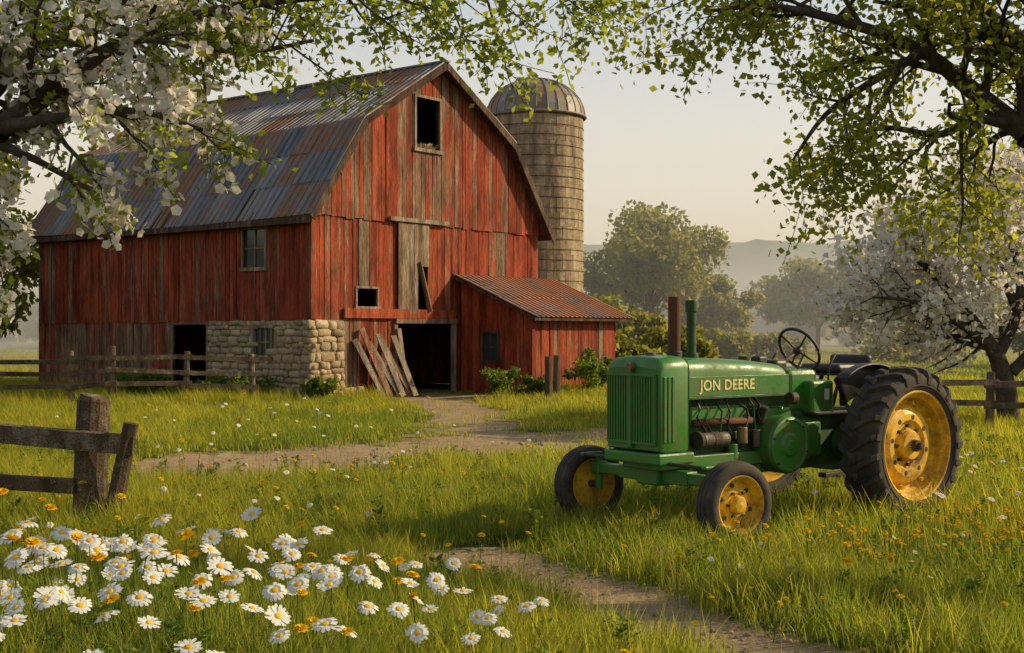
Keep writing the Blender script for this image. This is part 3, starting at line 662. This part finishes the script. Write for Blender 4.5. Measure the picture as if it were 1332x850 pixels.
def leaves(C,size,sv=.35,wid=.55,droop=.3,upb=0.0):
    n=len(C); nrm=rng.normal(size=(n,3)); nrm[:,2]+=upb; nrm/=np.linalg.norm(nrm,axis=1,keepdims=True)
    d=rng.normal(size=(n,3)); d[:,2]-=droop; a=d-nrm*(d*nrm).sum(1,keepdims=True); a/=np.linalg.norm(a,axis=1,keepdims=True); b=np.cross(nrm,a)
    s=(size*(1+sv*rng.uniform(-1,1,n)))[:,None]
    v0=C;v2=C+a*s; m=C+a*s*.45; v1=m+b*s*wid/2+nrm*s*.10; v3=m-b*s*wid/2+nrm*s*.10
    V=np.stack([v0,v1,v2,v3],1).reshape(-1,3); F=np.arange(4*n).reshape(n,4); return V,F
def flowers(C,r,sv=.25,upb=.3):
    n=len(C); nrm=rng.normal(size=(n,3)); nrm[:,2]+=upb; nrm/=np.linalg.norm(nrm,axis=1,keepdims=True)
    a=np.cross(nrm,rng.normal(size=(n,3))); a/=np.linalg.norm(a,axis=1,keepdims=True); b=np.cross(nrm,a); s=(r*(1+sv*rng.uniform(-1,1,n)))[:,None]
    out=[]
    for k in range(5):
        t=2*math.pi*k/5
        def D(tt,rr,h): return C+(a*math.cos(tt)+b*math.sin(tt))*s*rr+nrm*s*h
        out.append(np.stack([C,D(t-.62,.80,.2),D(t,1,.28),D(t+.62,.80,.2)],1))
    V=np.stack(out,1).reshape(-1,3); F=np.arange(len(V)).reshape(-1,4); return V,F
def pick(nodes,k,spread):
    A_=np.array([tuple(p) for p in nodes]); A_=np.repeat(A_,k,axis=0); return A_+rng.normal(size=A_.shape)*spread
def obj_leaves(name,parts,parent,wl=1.0):
    Vs=[];Fs=[];mi=[];o=0;mats=[]
    for (V,F,m) in parts:
        Vs.append(V);Fs.append(F+o);mi.append(np.full(len(F),len(mats)));mats.append(m);o+=len(V)
    V=np.concatenate(Vs);F=np.concatenate(Fs);mi=np.concatenate(mi); c=rng.random((len(F),3)); P=V[F[:,0]]/wl
    cl=.5+.17*(np.sin(P[:,0]*3.1+P[:,2]*2.3)+np.sin(P[:,1]*2.7-P[:,2]*3.7+1)+np.sin(P[:,0]*7+P[:,1]*5)); c[:,0]=np.clip(.55*c[:,0]+.45*cl,0,1)
    return np_mesh(name,V,F,mats,mi,c,parent=parent)
random.seed(11)
ap=empty('apple_tree'); mb=MB(); nodes=[]
C=dict(seg=.10,wob=.20,grav=[0,-.03,-.05,-.05],nch=[16,5,3],len=[.75,.38,.2],fwd=.9,max=2)
limbs=[([(-5.6,8.6,0),(-5.5,8.5,1.2),(-4.6,8.0,2.0),(-3.6,7.4,2.65),(-2.8,7,2.96)],[.22,.20,.16,.12,.08],0,0),
 ([(-2.8,7,2.96),(-2.52,7,3.15),(-2.15,7,3.42),(-1.62,7,3.60),(-.99,7,3.68),(-.45,7.1,3.72),(-.1,7.2,3.74)],[.06,.05,.036,.028,.02,.014,.01],5.8,1),
 ([(-2.8,7,2.96),(-2.38,6.8,2.98),(-1.98,6.7,3.00),(-1.62,6.7,2.90)],[.045,.03,.018,.01],5.4,.82),
 ([(-2.9,7.05,2.9),(-2.6,7,2.78),(-2.28,7,2.60)],[.035,.02,.01],4.5,.65),
 ([(-3.6,7.4,2.65),(-3.0,7.3,3.2),(-2.4,7.2,3.55),(-1.9,7.2,3.46),(-1.45,7.1,3.40),(-1.1,7.1,3.46)],[.07,.045,.03,.02,.015,.01],6,.9),
 ([(-4.0,7.6,2.6),(-3.3,7.6,3.5),(-2.4,7.6,3.95),(-1.3,7.6,3.98),(-.3,7.6,3.90),(.35,7.7,3.90)],[.08,.05,.035,.025,.018,.01],6.2,1),
 ([(-3.3,7.2,2.8),(-3.0,7.0,3.25),(-2.5,6.9,3.4),(-2.0,6.8,3.3)],[.05,.03,.02,.01],6,.88),
 ([(-3.1,7.1,2.8),(-2.90,7.0,2.5),(-2.78,6.95,2.2)],[.03,.02,.01],4,.5),
 ([(-3.3,7.3,2.8),(-2.8,7.3,3.35),(-2.3,7.3,3.7),(-1.7,7.2,3.75)],[.04,.03,.02,.01],6,.9)]
for pts,rad,lf,ls in limbs:
    P=cat(pts,5); rr=np.interp(np.linspace(0,1,len(P)),np.linspace(0,1,len(rad)),rad); tube(mb,P,list(rr),8,0,cap=False)
    if lf: 
        Lg=sum((P[i+1]-P[i]).length for i in range(len(P)-1)); C['nch'][0]=max(3,int(Lg*lf)); C['len']=[.75*ls,.38*ls,.2]; sub(mb,nodes,P,list(rr),1,0,C,.05)
mb.build('branches',[M['bark']],ap,True)
nd=np.array([tuple(p) for p in nodes]); 
clump=np.sin(nd[:,0]*9+1)+np.sin(nd[:,1]*11)+np.sin(nd[:,2]*10+2)
pb=np.clip((-1.25-nd[:,0])/.5,0.0,1); isb=(rng.random(len(nd))<pb*.8)&(clump>-1.0)
lf=leaves(pick(nd,1,.03),.050,.35,.6,.5); lf2=leaves(pick(nd[~isb],3,.05),.052,.35,.6,.5)
fl=flowers(pick(nd[isb],4,.034),.028)
obj_leaves('leaves_and_blossom',[(lf[0],lf[1],M['leafA']),(lf2[0],lf2[1],M['leafA']),(fl[0],fl[1],M['petal'])],ap,.25)
random.seed(21)
mp=empty('maple_tree'); mb=MB(); nodes=[]
C=dict(seg=.14,wob=.20,grav=[0,-.02,-.05,-.04],nch=[16,6,4],len=[1.05,.55,.28],fwd=.8,max=2)
limbs=[([(7.2,8.7,0),(7.0,8.7,1.5),(5.8,9.3,2.5),(4.6,9.9,3.15),(4.0,10,3.40)],[.30,.26,.21,.16,.12],0),
 ([(4.0,10,3.40),(3.58,10,3.74),(3.12,9.8,4.0),(2.55,9.7,4.18),(1.95,9.6,4.28),(1.45,9.5,4.22)],[.09,.07,.05,.04,.025,.012],1),
 ([(3.12,9.8,3.96),(2.75,9.8,3.75),(2.4,9.8,3.5),(2.15,9.8,3.15)],[.04,.03,.02,.01],1),
 ([(3.7,10,3.62),(3.4,10.1,3.4),(2.95,10.1,3.45),(2.6,10.1,3.35)],[.04,.03,.02,.01],1),
 ([(4.6,9.9,3.15),(4.3,10.2,3.9),(3.7,10.4,4.5),(2.9,10.4,4.6),(2.0,10.3,4.6),(1.4,10.2,4.5)],[.11,.08,.06,.04,.025,.012],1),
 ([(4.6,9.9,3.15),(4.1,9.6,4.0),(3.5,9.3,4.5),(2.8,9.1,4.6)],[.08,.06,.04,.02],1),
 ([(4.0,10,3.4),(3.9,9.9,3.9),(3.4,9.9,4.25),(2.8,9.9,4.4)],[.06,.045,.03,.015],1),
 ([(5.8,9.3,2.5),(5.6,9.6,3.8),(5.2,9.8,5.0),(4.6,9.8,6.0)],[.18,.14,.1,.05],1),
 ([(4.2,10,3.30),(4.0,10.3,3.45),(3.75,10.5,3.25),(3.6,10.6,3.0)],[.05,.03,.02,.01],1)]
for pts,rad,lf in limbs:
    P=cat(pts,5); rr=np.interp(np.linspace(0,1,len(P)),np.linspace(0,1,len(rad)),rad); tube(mb,P,list(rr),9,0,cap=False)
    if lf:
        Lg=sum((P[i+1]-P[i]).length for i in range(len(P)-1)); C['nch'][0]=max(6,int(Lg*5.0)); sub(mb,nodes,P,list(rr),1,0,C,.05)
mb.build('branches',[M['bark']],mp,True)
lf=leaves(pick(nodes,5,.075),.060,.35,.75,.6)
obj_leaves('leaves',[(lf[0],lf[1],M['leafM'])],mp,.4)
random.seed(31)
bt=empty('blossom_tree'); mb=MB(); nodes=[]
C=dict(seg=.22,wob=.2,grav=[0,.0,-.03,-.04],nch=[11,7,4],len=[1.7,.95,.5],fwd=.8,max=2)
bx0,by0=10.1,26.0
for pts,rad in [([(0,0,-.1),(-.1,0,.8),(-.35,0,1.5),(-.9,.1,2.3),(-1.7,.2,3.2),(-2.3,.1,3.7)],[.24,.2,.15,.1,.06,.02]),
 ([(-.25,0,1.3),(.2,.1,2.2),(.3,.3,3.2),(-.1,.4,4.3),(-.3,.3,4.9)],[.14,.1,.08,.05,.02]),
 ([(0.05,.0,1.0),(.9,-.1,1.9),(1.8,-.2,2.8),(2.5,-.1,3.6)],[.13,.1,.06,.02]),
 ([(-.35,0,1.5),(-1.2,-.4,2.0),(-2.1,-.7,2.4),(-3.0,-.8,2.5)],[.1,.07,.04,.02]),
 ([(-.5,0,1.8),(-1.1,.8,2.7),(-1.4,1.5,3.6)],[.08,.05,.02]),
 ([(.2,.1,2.2),(-.5,-.7,3.1),(-1.0,-1.1,4.0)],[.08,.05,.02]),
 ([(.2,.1,2.2),(1.0,.2,3.3),(1.4,.2,4.3)],[.08,.05,.02])]:
    P=cat([(bx0+a,by0+b,c) for a,b,c in pts],5); rr=np.interp(np.linspace(0,1,len(P)),np.linspace(0,1,len(rad)),rad); tube(mb,P,list(rr),8,0,cap=False)
    sub(mb,nodes,P,list(rr),1,0,C,.3)
mb.build('branches',[M['bark']],bt,True)
lf=leaves(pick(nodes,1,.10),.075,.35,.6,.3); fl=flowers(pick(nodes,4,.10),.062)
obj_leaves('blossom_and_leaves',[(lf[0],lf[1],M['leafA']),(fl[0],fl[1],M['petal'])],bt)
def crown(cx,cy,h,w,nc=40,per=260,size=.28,low=.25):
    pts=[]; cl=[]
    for i in range(nc):
        v=rv(); rr=random.random()**.45; c=Vector((cx+v.x*w*.5*rr,cy+v.y*w*.5*rr,h*(low+(1-low)*.5)+v.z*h*(1-low)*.46*rr)); cl.append(c)
        cr=random.uniform(.09,.18)*w; d=rng.normal(size=(per,3)); d/=np.linalg.norm(d,axis=1,keepdims=True); rad=cr*rng.random(per)[:,None]**.4*np.array([1,1,.75])
        pts.append(np.array(tuple(c))+d*rad)
    return np.concatenate(pts),cl
def tree(name,cx,cy,h,w,seed,nc=40,per=260,size=.28,mat='leafB',low=.25):
    random.seed(seed); e=empty(name); P,cl=crown(cx,cy,h,w,nc,per,size,low); V,F=leaves(P,size,.4,.7,.2)
    mb=MB(); tube(mb,[(cx,cy,-.2),(cx+.1,cy,h*.25),(cx-.1,cy,h*.5),(cx,cy,h*.8)],[h*.028,h*.022,h*.016,h*.005],8,0)
    for c in cl[::3]: tube(mb,[(cx,cy,h*random.uniform(.2,.5)),Vector((cx,cy,h*.45)).lerp(c,.5),c],[h*.01,h*.007,h*.002],5,0)
    mb.build('trunk_and_limbs',[M['bark']],e,True); obj_leaves('crown',[(V,F,M[mat])],e)
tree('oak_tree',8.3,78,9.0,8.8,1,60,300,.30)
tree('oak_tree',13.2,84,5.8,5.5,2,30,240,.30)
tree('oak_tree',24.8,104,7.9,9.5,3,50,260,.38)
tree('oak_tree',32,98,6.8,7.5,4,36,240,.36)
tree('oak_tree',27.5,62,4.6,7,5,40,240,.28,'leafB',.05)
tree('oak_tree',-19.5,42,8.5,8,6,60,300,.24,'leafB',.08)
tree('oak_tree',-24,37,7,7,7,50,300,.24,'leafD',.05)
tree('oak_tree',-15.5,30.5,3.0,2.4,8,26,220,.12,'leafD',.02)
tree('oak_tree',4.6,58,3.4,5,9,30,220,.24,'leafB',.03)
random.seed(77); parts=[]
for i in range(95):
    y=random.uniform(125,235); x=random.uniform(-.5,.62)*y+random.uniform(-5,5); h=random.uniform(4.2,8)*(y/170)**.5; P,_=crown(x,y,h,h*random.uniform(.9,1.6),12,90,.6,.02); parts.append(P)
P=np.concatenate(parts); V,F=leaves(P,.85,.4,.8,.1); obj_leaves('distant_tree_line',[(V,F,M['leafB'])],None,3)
random.seed(78); parts=[]
for x,y,h,w in [(11.5,70,1.8,4),(15.5,76,1.4,4),(6.5,52,2.0,3.5),(32,60,3.2,8),(37,64,4.5,9),(-12,50,3,5),(3.9,48,1.7,2.4),(22,70,1.7,5)]:
    P,_=crown(x,y,h,w,22,160,.3,.0); parts.append(P)
P=np.concatenate(parts); V,F=leaves(P,.26,.4,.7,.1); obj_leaves('hedge_bushes',[(V,F,M['leafB'])],None)
random.seed(79); parts=[]
for x,y,h,w in [(-.35,36.0,.9,1.3),(2.4,36.9,1.5,1.6),(3.2,38,1.2,1.5),(-7.5,34.2,.7,2.2),(-10.5,36.3,.7,2.2),(.6,34.6,.6,1.1),(-5.0,33.6,.6,1.0)]:
    P,_=crown(x,y,h,w,16,120,.1,.0); parts.append(P)
P=np.concatenate(parts); V,F=leaves(P,.10,.4,.6,.1); obj_leaves('barn_shrubs',[(V,F,M['weed'])],None)
# ---------------------------------------------------------------- grass (instanced patches)
def tuft(name,nb,hr,rad,wid,lean,mat,parent,dry=.1):
    V=[];F=[];c=[];mi=[]
    for i in range(nb):
        a=random.random()*6.283; rr=rad*random.random()**.6; x,y=rr*math.cos(a),rr*math.sin(a); h=random.uniform(*hr)*(.75+.25*math.sin(x*14+y*9)+.25*random.random())*(1.1-.35*rr/rad); th=random.random()*6.283
        dx,dy=math.cos(th),math.sin(th); ln=h*random.uniform(*lean); w=wid*random.uniform(.6,1.2); fx,fy=-dy,dx; o=len(V)
        for t,ww in((0,1),(.45,.85),(1,.08)):
            px=x+dx*ln*t*t; py=y+dy*ln*t*t; pz=h*(t-.18*t*t*ln/h)-.01
            V.append((px-fx*w/2*ww,py-fy*w/2*ww,pz)); V.append((px+fx*w/2*ww,py+fy*w/2*ww,pz))
        r_=random.random(); d_=1 if random.random()<dry else 0
        for k in range(2): F.append((o+2*k,o+2*k+1,o+2*k+3,o+2*k+2)); c.append((r_,r_,r_)); mi.append(d_)
    return np_mesh(name,np.array(V),np.array(F),[mat,M['grass2']],np.array(mi),np.array(c),parent=parent)
def weedplant(name,mat,parent,nl=26,h=.35):
    V=[];F=[]
    for i in range(nl):
        a=random.random()*6.283; z=h*random.random()**.8; L_=.04+.05*(1-z/h)*random.random()+.02; w=L_*.28; d=Vector((math.cos(a),math.sin(a),random.uniform(-.1,.9))).normalized(); s=Vector((-math.sin(a),math.cos(a),0))
        p=Vector((random.uniform(-.04,.04),random.uniform(-.04,.04),z)); o=len(V)
        V+= [tuple(p),tuple(p+d*L_*.5+s*w),tuple(p+d*L_),tuple(p+d*L_*.5-s*w)]; F.append((o,o+1,o+2,o+3))
    for k in range(4):
        x,y=random.uniform(-.04,.04),random.uniform(-.04,.04); o=len(V); V+=[(x-.003,y,0),(x+.003,y,0),(x*1.6+.002,y*1.5,h),(x*1.6-.002,y*1.5,h)]; F.append((o,o+1,o+2,o+3))
    return np_mesh(name,np.array(V),np.array(F),[mat],col=rng.random((len(F),3))*.8,parent=parent)
def in_barn(x,y,m=0.):
    c,s=math.cos(PHI),math.sin(PHI); dx,dy=x-A[0],y-A[1]; a=dx*c+dy*s; b=-dx*s+dy*c
    return ((a>-m)&(a<W+m)&(b>-m)&(b<L+m))|((a>s0-m)&(a<s1+m)&(b>-dp-m)&(b<0))|(np.hypot(x-.85,y-46.2)<1.8+m)
def scatter(name,x,y,s,parent):
    k=len(x); z=gz(x,y); t=rng.random(k)*6.283; e=.15; gx=(gz(x+e,y)-gz(x-e,y))/(2*e); gy=(gz(x,y+e)-gz(x,y-e))/(2*e); V=[]
    for q in range(4):
        a=t+q*math.pi/2; dx,dy=np.cos(a)*s*.7071,np.sin(a)*s*.7071; V.append(np.stack([x+dx,y+dy,z+dx*gx+dy*gy],-1))
    V=np.stack(V,1).reshape(-1,3); F=np.arange(4*k).reshape(k,4); o=np_mesh(name,V,F,[],parent=parent)
    o.instance_type='FACES'; o.use_instance_faces_scale=True; o.instance_faces_scale=1; o.show_instancer_for_render=False; return o
mg=empty('meadow_grass')
def zone(n,y0,y1,spread,margin,dens=None,p=1.0,dl=None,m=0.):
    y=y0+(y1-y0)*rng.random(n*3)**p; x=(rng.random(n*3)*2-1)*(spread*y+margin)
    D=dirt(x,y); keep=((D<rng.random(n*3)*.78+.10) if dl is None else (D<dl))&(~in_barn(x,y,m))
    if dens is not None: keep&=rng.random(n*3)<dens(x,y)
    return x[keep][:n],y[keep][:n]
def yel(x,y): return .60+.28*np.sin(x*.55+y*.21+1)+.25*np.sin(y*.43-x*.3)+.15*np.sin(x*1.7+y*1.1)
random.seed(3)
def patches(name,n,y0,y1,spread,margin,p,nb,hr,rad,wid,smin,smax,nv=2,dl=.12,m=.2,dry=.1):
    x,y=zone(n,y0,y1,spread,margin,None,p,dl,m); s=rng.uniform(smin,smax,len(x)); k=rng.random(len(x))<yel(x,y); v=rng.integers(0,nv,len(x))
    for gi,kk in ((0,~k),(1,k)):
        for j in range(nv):
            q=kk&(v==j); o=scatter(name,x[q],y[q],s[q],mg); tuft('grass_tuft',nb,hr,rad,wid,(.2,.9),M['grass%d'%gi],o,dry)
patches('near_grass',1800,3.5,15.5,.45,1.5,.85,220,(.08,.33),.36,.0068,.7,1.35,2,.06)
patches('meadow_mid',2200,14.5,44,.5,3,.8,300,(.09,.28),.68,.012,.75,1.3,2,.04,.45)
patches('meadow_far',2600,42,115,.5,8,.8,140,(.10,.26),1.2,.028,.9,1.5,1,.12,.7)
def pathedge(x,y): d=dirt(x,y); return np.where(d>.02,1.0,.10)
for gi in (0,1):
    x,y=zone(1500,3.8,15,.45,1.2,pathedge,.85); s=rng.uniform(.45,1.1,len(x)); o=scatter('path_edge_grass',x,y,s,mg); tuft('grass_tuft',34,(.07,.22),.12,.0068,(.2,.9),M['grass%d'%gi],o)
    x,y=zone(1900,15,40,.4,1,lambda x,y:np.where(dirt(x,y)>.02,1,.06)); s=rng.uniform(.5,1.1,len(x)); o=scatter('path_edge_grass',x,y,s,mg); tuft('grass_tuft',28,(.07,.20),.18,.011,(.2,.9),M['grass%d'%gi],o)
x,y=zone(900,3.3,9,.45,1.0,lambda x,y:np.where(x<-.3,1.0,.3)*(np.where(y<7.9,1,.35))); s=rng.uniform(.7,1.2,len(x)); o=scatter('tall_grass',x,y,s,mg); tuft('tall_grass_tuft',50,(.2,.46),.18,.007,(.15,.7),M['grass0'],o,.06)
x,y=zone(520,9,22,.45,1.0,lambda x,y:(wob(x*.6,y*.6)>.15)*(dirt(x,y)<.1)*1.0); s=rng.uniform(.6,1.2,len(x)); o=scatter('tall_grass',x,y,s,mg); tuft('tall_grass_tuft',44,(.2,.46),.18,.007,(.15,.7),M['grass1'],o,.15)
def along(pts,n,sp):
    X=[];Y=[]
    for (a,b) in zip(pts[:-1],pts[1:]):
        t=rng.random(n); X.append(a[0]+(b[0]-a[0])*t+rng.normal(0,sp,n)); Y.append(a[1]+(b[1]-a[1])*t+rng.normal(0,sp,n))
    return np.concatenate(X),np.concatenate(Y)
xs=[];ys=[]
for pts,n_,sp in [([(-15.8,31),(-8.3,32.4),(-6,33.2)],130,.4),([(-6.5,11.8),(-3.3,11.7)],90,.25),([(7,23.6),(14,25)],150,.5),([(-5.4,33.9),(-3.6,35.6)],60,.25),([(-5.7,34.2),(-15,41)],150,.3),([(.2,36),(3.2,39.8)],90,.3),([(4.2,12.5),(6,11),(7,14)],130,.6),([(1.2,11.4),(3.4,13)],45,.5)]:
    a_,b_=along(pts,n_,sp); xs.append(a_);ys.append(b_)
x=np.concatenate(xs);y=np.concatenate(ys); k=~in_barn(x,y); x,y=x[k],y[k]; o=scatter('fence_line_grass',x,y,rng.uniform(.8,1.5,len(x)),mg); tuft('tall_grass_tuft',34,(.15,.42),.15,.008,(.15,.6),M['grass1'],o)
wd=empty('weeds')
for i in range(2):
    x,y=zone(750,3.6,20,.45,1.2,lambda x,y:.35+.65*((x>3)|(x<-1.5)|(np.abs(wob(x,y))>.7))); o=scatter('weed_patch',x,y,rng.uniform(.35,.95,len(x)),wd); weedplant('weed_plant',M['weed'],o,40,.32)
# ---------------------------------------------------------------- flowers
random.seed(41)
def daisy(mb,x,y,hs,r):
    g=float(gz(np.array(x),np.array(y))); bxo,byo=random.gauss(0,.05),random.gauss(0,.05)
    p1=Vector((x,y,g+hs)); p0=Vector((x+bxo,y+byo,g-.02)); tube(mb,[p0,p0.lerp(p1,.5)+Vector((bxo*.2,byo*.2,0)),p1],[.003,.0028,.0025],4,2,(.4,.4,.4,1),cap=False)
    nrm=Vector((.12+random.gauss(0,.3),-.40+random.gauss(0,.28),1)).normalized(); a=nrm.cross(Vector((0,1,.1))).normalized(); b=nrm.cross(a)
    k=random.randint(14,19); ph=random.random()*6; dr=random.uniform(-.22,.12)
    for i in range(k):
        t=ph+2*math.pi*i/k+random.gauss(0,.06); d=a*math.cos(t)+b*math.sin(t); s=nrm.cross(d); L_=r*random.uniform(.84,1.06); w=r*.15; up=nrm*random.gauss(0,.04)*r
        c0=p1+d*r*.18; c1=p1+d*L_*.55+nrm*r*.06+up; c2=p1+d*L_*.9+nrm*r*dr*.6+up; c3=p1+d*L_+nrm*r*dr+up
        cc=(random.random(),0,0,1)
        mb.add([c0-s*w*.4,c0+s*w*.4,c1+s*w*.95,c1-s*w*.95,c2+s*w*.85,c2-s*w*.85,c3+s*w*.35,c3-s*w*.35],[(0,1,2,3),(3,2,4,5),(5,4,6,7)],0,cc)
    vs=[];fs=[]
    for j,(rr,hh) in enumerate([(.27,.0),(.26,.08),(.17,.13),(.02,.14)]):
        for i in range(10):
            t=2*math.pi*i/10; vs.append(p1+(a*math.cos(t)+b*math.sin(t))*r*rr+nrm*r*hh)
    for j in range(3):
        for i in range(10): fs.append((j*10+i,j*10+(i+1)%10,j*10+10+(i+1)%10,j*10+10+i))
    mb.add(vs,fs,1,(random.random(),0,0,1))
mb=MB(); placed=[]
def clus(n,cx,cy,sx_,sy_,hs,r,ym=4.3):
    for _ in range(n):
        for tr_ in range(6):
            x=random.gauss(cx,sx_);y=max(ym,random.gauss(cy,sy_))
            if all((x-a)**2+(y-b)**2>.012 for a,b in placed): break
        placed.append((x,y)); daisy(mb,x,y,random.uniform(*hs),random.uniform(*r))
clus(30,-1.75,6.1,.42,.55,(.34,.50),(.050,.068)); clus(26,-1.45,5.0,.36,.28,(.26,.42),(.044,.058)); clus(14,-2.0,5.3,.2,.4,(.24,.42),(.046,.06)); clus(10,-2.3,6.5,.3,.5,(.36,.52),(.05,.068))
clus(16,-2.1,7.7,.40,.4,(.42,.64),(.055,.072)); clus(14,-1.05,6.4,.20,.5,(.32,.46),(.045,.06)); clus(14,-.75,5.5,.3,.4,(.28,.44),(.043,.058)); clus(10,-.55,7.0,.35,.6,(.3,.45),(.04,.052)); clus(8,-.2,6.0,.2,.4,(.25,.4),(.042,.055))
clus(9,-4.6,10.5,.7,1.2,(.3,.45),(.035,.045)); clus(10,-2.2,12,.8,1.5,(.2,.35),(.025,.035)); clus(34,4.7,13.0,.9,1.2,(.3,.5),(.028,.04)); clus(14,2.7,9.4,.6,.6,(.15,.25),(.02,.026)); clus(30,-3.5,17,2.0,3,(.25,.4),(.025,.038)); clus(18,-4.3,24,1.5,3,(.3,.4),(.035,.045))
mb.build('daisies',[M['daisy'],M['dyel'],M['weed']])
mb=MB()
def dand(x,y,hs,r):
    g=float(gz(np.array(x),np.array(y))); p1=Vector((x,y,g+hs)); tube(mb,[(x+random.gauss(0,.03),y,g-.02),p1],[.003,.003],4,1,cap=False)
    nrm=Vector((random.gauss(0,.25),-.25+random.gauss(0,.2),1)).normalized(); a=nrm.cross(Vector((0,1,.1))).normalized(); b=nrm.cross(a)
    for ly,(rr,up,k) in enumerate([(1,.1,14),(.75,.3,11),(.45,.42,8)]):
        for i in range(k):
            t=2*math.pi*i/k+ly*.3+random.gauss(0,.1); d=a*math.cos(t)+b*math.sin(t); s=nrm.cross(d); c1=p1+d*r*rr+nrm*r*up; 
            mb.add([p1+nrm*r*up*.3,p1+d*r*rr*.6+s*r*.2+nrm*r*up,c1,p1+d*r*rr*.6-s*r*.2+nrm*r*up],[(0,1,2,3)],0,(random.random(),0,0,1))
for (n_,cx,cy,sx_,sy_,h0,h1,r0,r1) in [(16,-2.3,7.2,.5,.9,.38,.55,.04,.055),(14,-1.1,6.8,.4,.9,.30,.46,.03,.045),(14,-.9,5.3,.6,.5,.28,.42,.03,.04),(110,3.0,9.6,.8,.45,.18,.38,.020,.033),(90,3.9,10.4,.6,.5,.22,.42,.020,.030),(18,2.2,7.6,.6,.6,.15,.3,.02,.03),(60,-1.6,11.0,1.5,2.5,.25,.45,.024,.038),(24,-4.2,9.5,.6,1,.35,.55,.045,.06),(130,0,22,6,6,.22,.38,.03,.048),(50,5.5,13,1,1.5,.3,.5,.02,.03)]:
    for _ in range(n_): dand(random.gauss(cx,sx_),max(4.4,random.gauss(cy,sy_)),random.uniform(h0,h1),random.uniform(r0,r1))
mb.build('dandelions',[M['dand'],M['weed']])
random.seed(9); mb=MB()
for i in range(260):
    seg=random.choice([PC]*3+[PA]); j=random.randrange(len(seg)-1); t=random.random(); x=seg[j][0]+(seg[j+1][0]-seg[j][0])*t+random.gauss(0,.25); y=seg[j][1]+(seg[j+1][1]-seg[j][1])*t+random.gauss(0,.3)
    g=float(gz(np.array(x),np.array(y))); r_=random.uniform(.008,.026)*(1 if seg is PC else 2); 
    tube(mb,[(x-r_*.8,y,g),(x-r_*.5,y,g+r_*.2),(x+r_*.5,y,g+r_*.15),(x+r_*.8,y,g)],[r_*.3,r_*.7,r_*.65,r_*.2],6,0,(random.random(),random.random(),0,1))
mb.build('path_pebbles',[M['stone']],None,True)
# ---------------------------------------------------------------- mist volume (low valley mist)
mb=MB(); bx(mb,lambda a,d,z:(a,d,z),-600,700,50,780,-3,14,0)
n=NT('mist'); vs_=n.n('ShaderNodeVolumeScatter'); vs_.inputs['Color'].default_value=(1,.98,.94,1); vs_.inputs['Density'].default_value=.0055; vs_.inputs['Anisotropy'].default_value=0
n.t.links.new(vs_.outputs[0],n.out.inputs['Volume']); mb.build('morning_mist',[n.m])
# ---------------------------------------------------------------- light
EL=R(28); AZ=R(11)
sd=Vector((math.cos(EL)*math.cos(AZ),math.cos(EL)*math.sin(AZ),math.sin(EL)))
sl=bpy.data.lights.new('sun','SUN'); sl.energy=5.0; sl.angle=R(.6); sl.color=(1,.79,.46)
so=bpy.data.objects.new('sun',sl); so.rotation_euler=sd.to_track_quat('Z','Y').to_euler(); so.location=(20,5,20); link(so)
wd_=bpy.data.worlds.new('World'); scene.world=wd_; wd_.use_nodes=True; t=wd_.node_tree; t.nodes.clear()
out=t.nodes.new('ShaderNodeOutputWorld'); bg=t.nodes.new('ShaderNodeBackground'); sk=t.nodes.new('ShaderNodeTexSky'); sk.sky_type='NISHITA'; sk.sun_disc=False
sk.sun_elevation=EL; sk.sun_rotation=R(90)-AZ; sk.air_density=1.0; sk.dust_density=3.0; sk.ozone_density=1.0
bg.inputs[1].default_value=.14; t.links.new(sk.outputs[0],bg.inputs[0])
tc=t.nodes.new('ShaderNodeTexCoord'); sp=t.nodes.new('ShaderNodeSeparateXYZ'); t.links.new(tc.outputs['Generated'],sp.inputs[0])
rp=t.nodes.new('ShaderNodeValToRGB'); t.links.new(sp.outputs[2],rp.inputs[0]); e=rp.color_ramp.elements
st=[(0,(1.0,.82,.56)),(.07,(1.0,.83,.60)),(.15,(.90,.81,.67)),(.28,(.58,.62,.62)),(1,(.14,.20,.28))]
while len(e)<len(st): e.new(.5)
for i,(p,c) in enumerate(st): e[i].position=p; e[i].color=(*c,1)
bg2=t.nodes.new('ShaderNodeBackground'); bg2.inputs[1].default_value=1.08; t.links.new(rp.outputs[0],bg2.inputs[0])
mx=t.nodes.new('ShaderNodeMixShader'); mx.inputs[0].default_value=.70; t.links.new(bg.outputs[0],mx.inputs[1]); t.links.new(bg2.outputs[0],mx.inputs[2]); t.links.new(mx.outputs[0],out.inputs[0])
# ---------------------------------------------------------------- camera
cam=bpy.data.cameras.new('camera'); cam.lens=45; cam.sensor_width=36; cam.clip_end=3000; cam.clip_start=.05
co=bpy.data.objects.new('camera',cam); co.location=(0,0,1.85); co.rotation_euler=(R(90.17),0,0); link(co); scene.camera=co
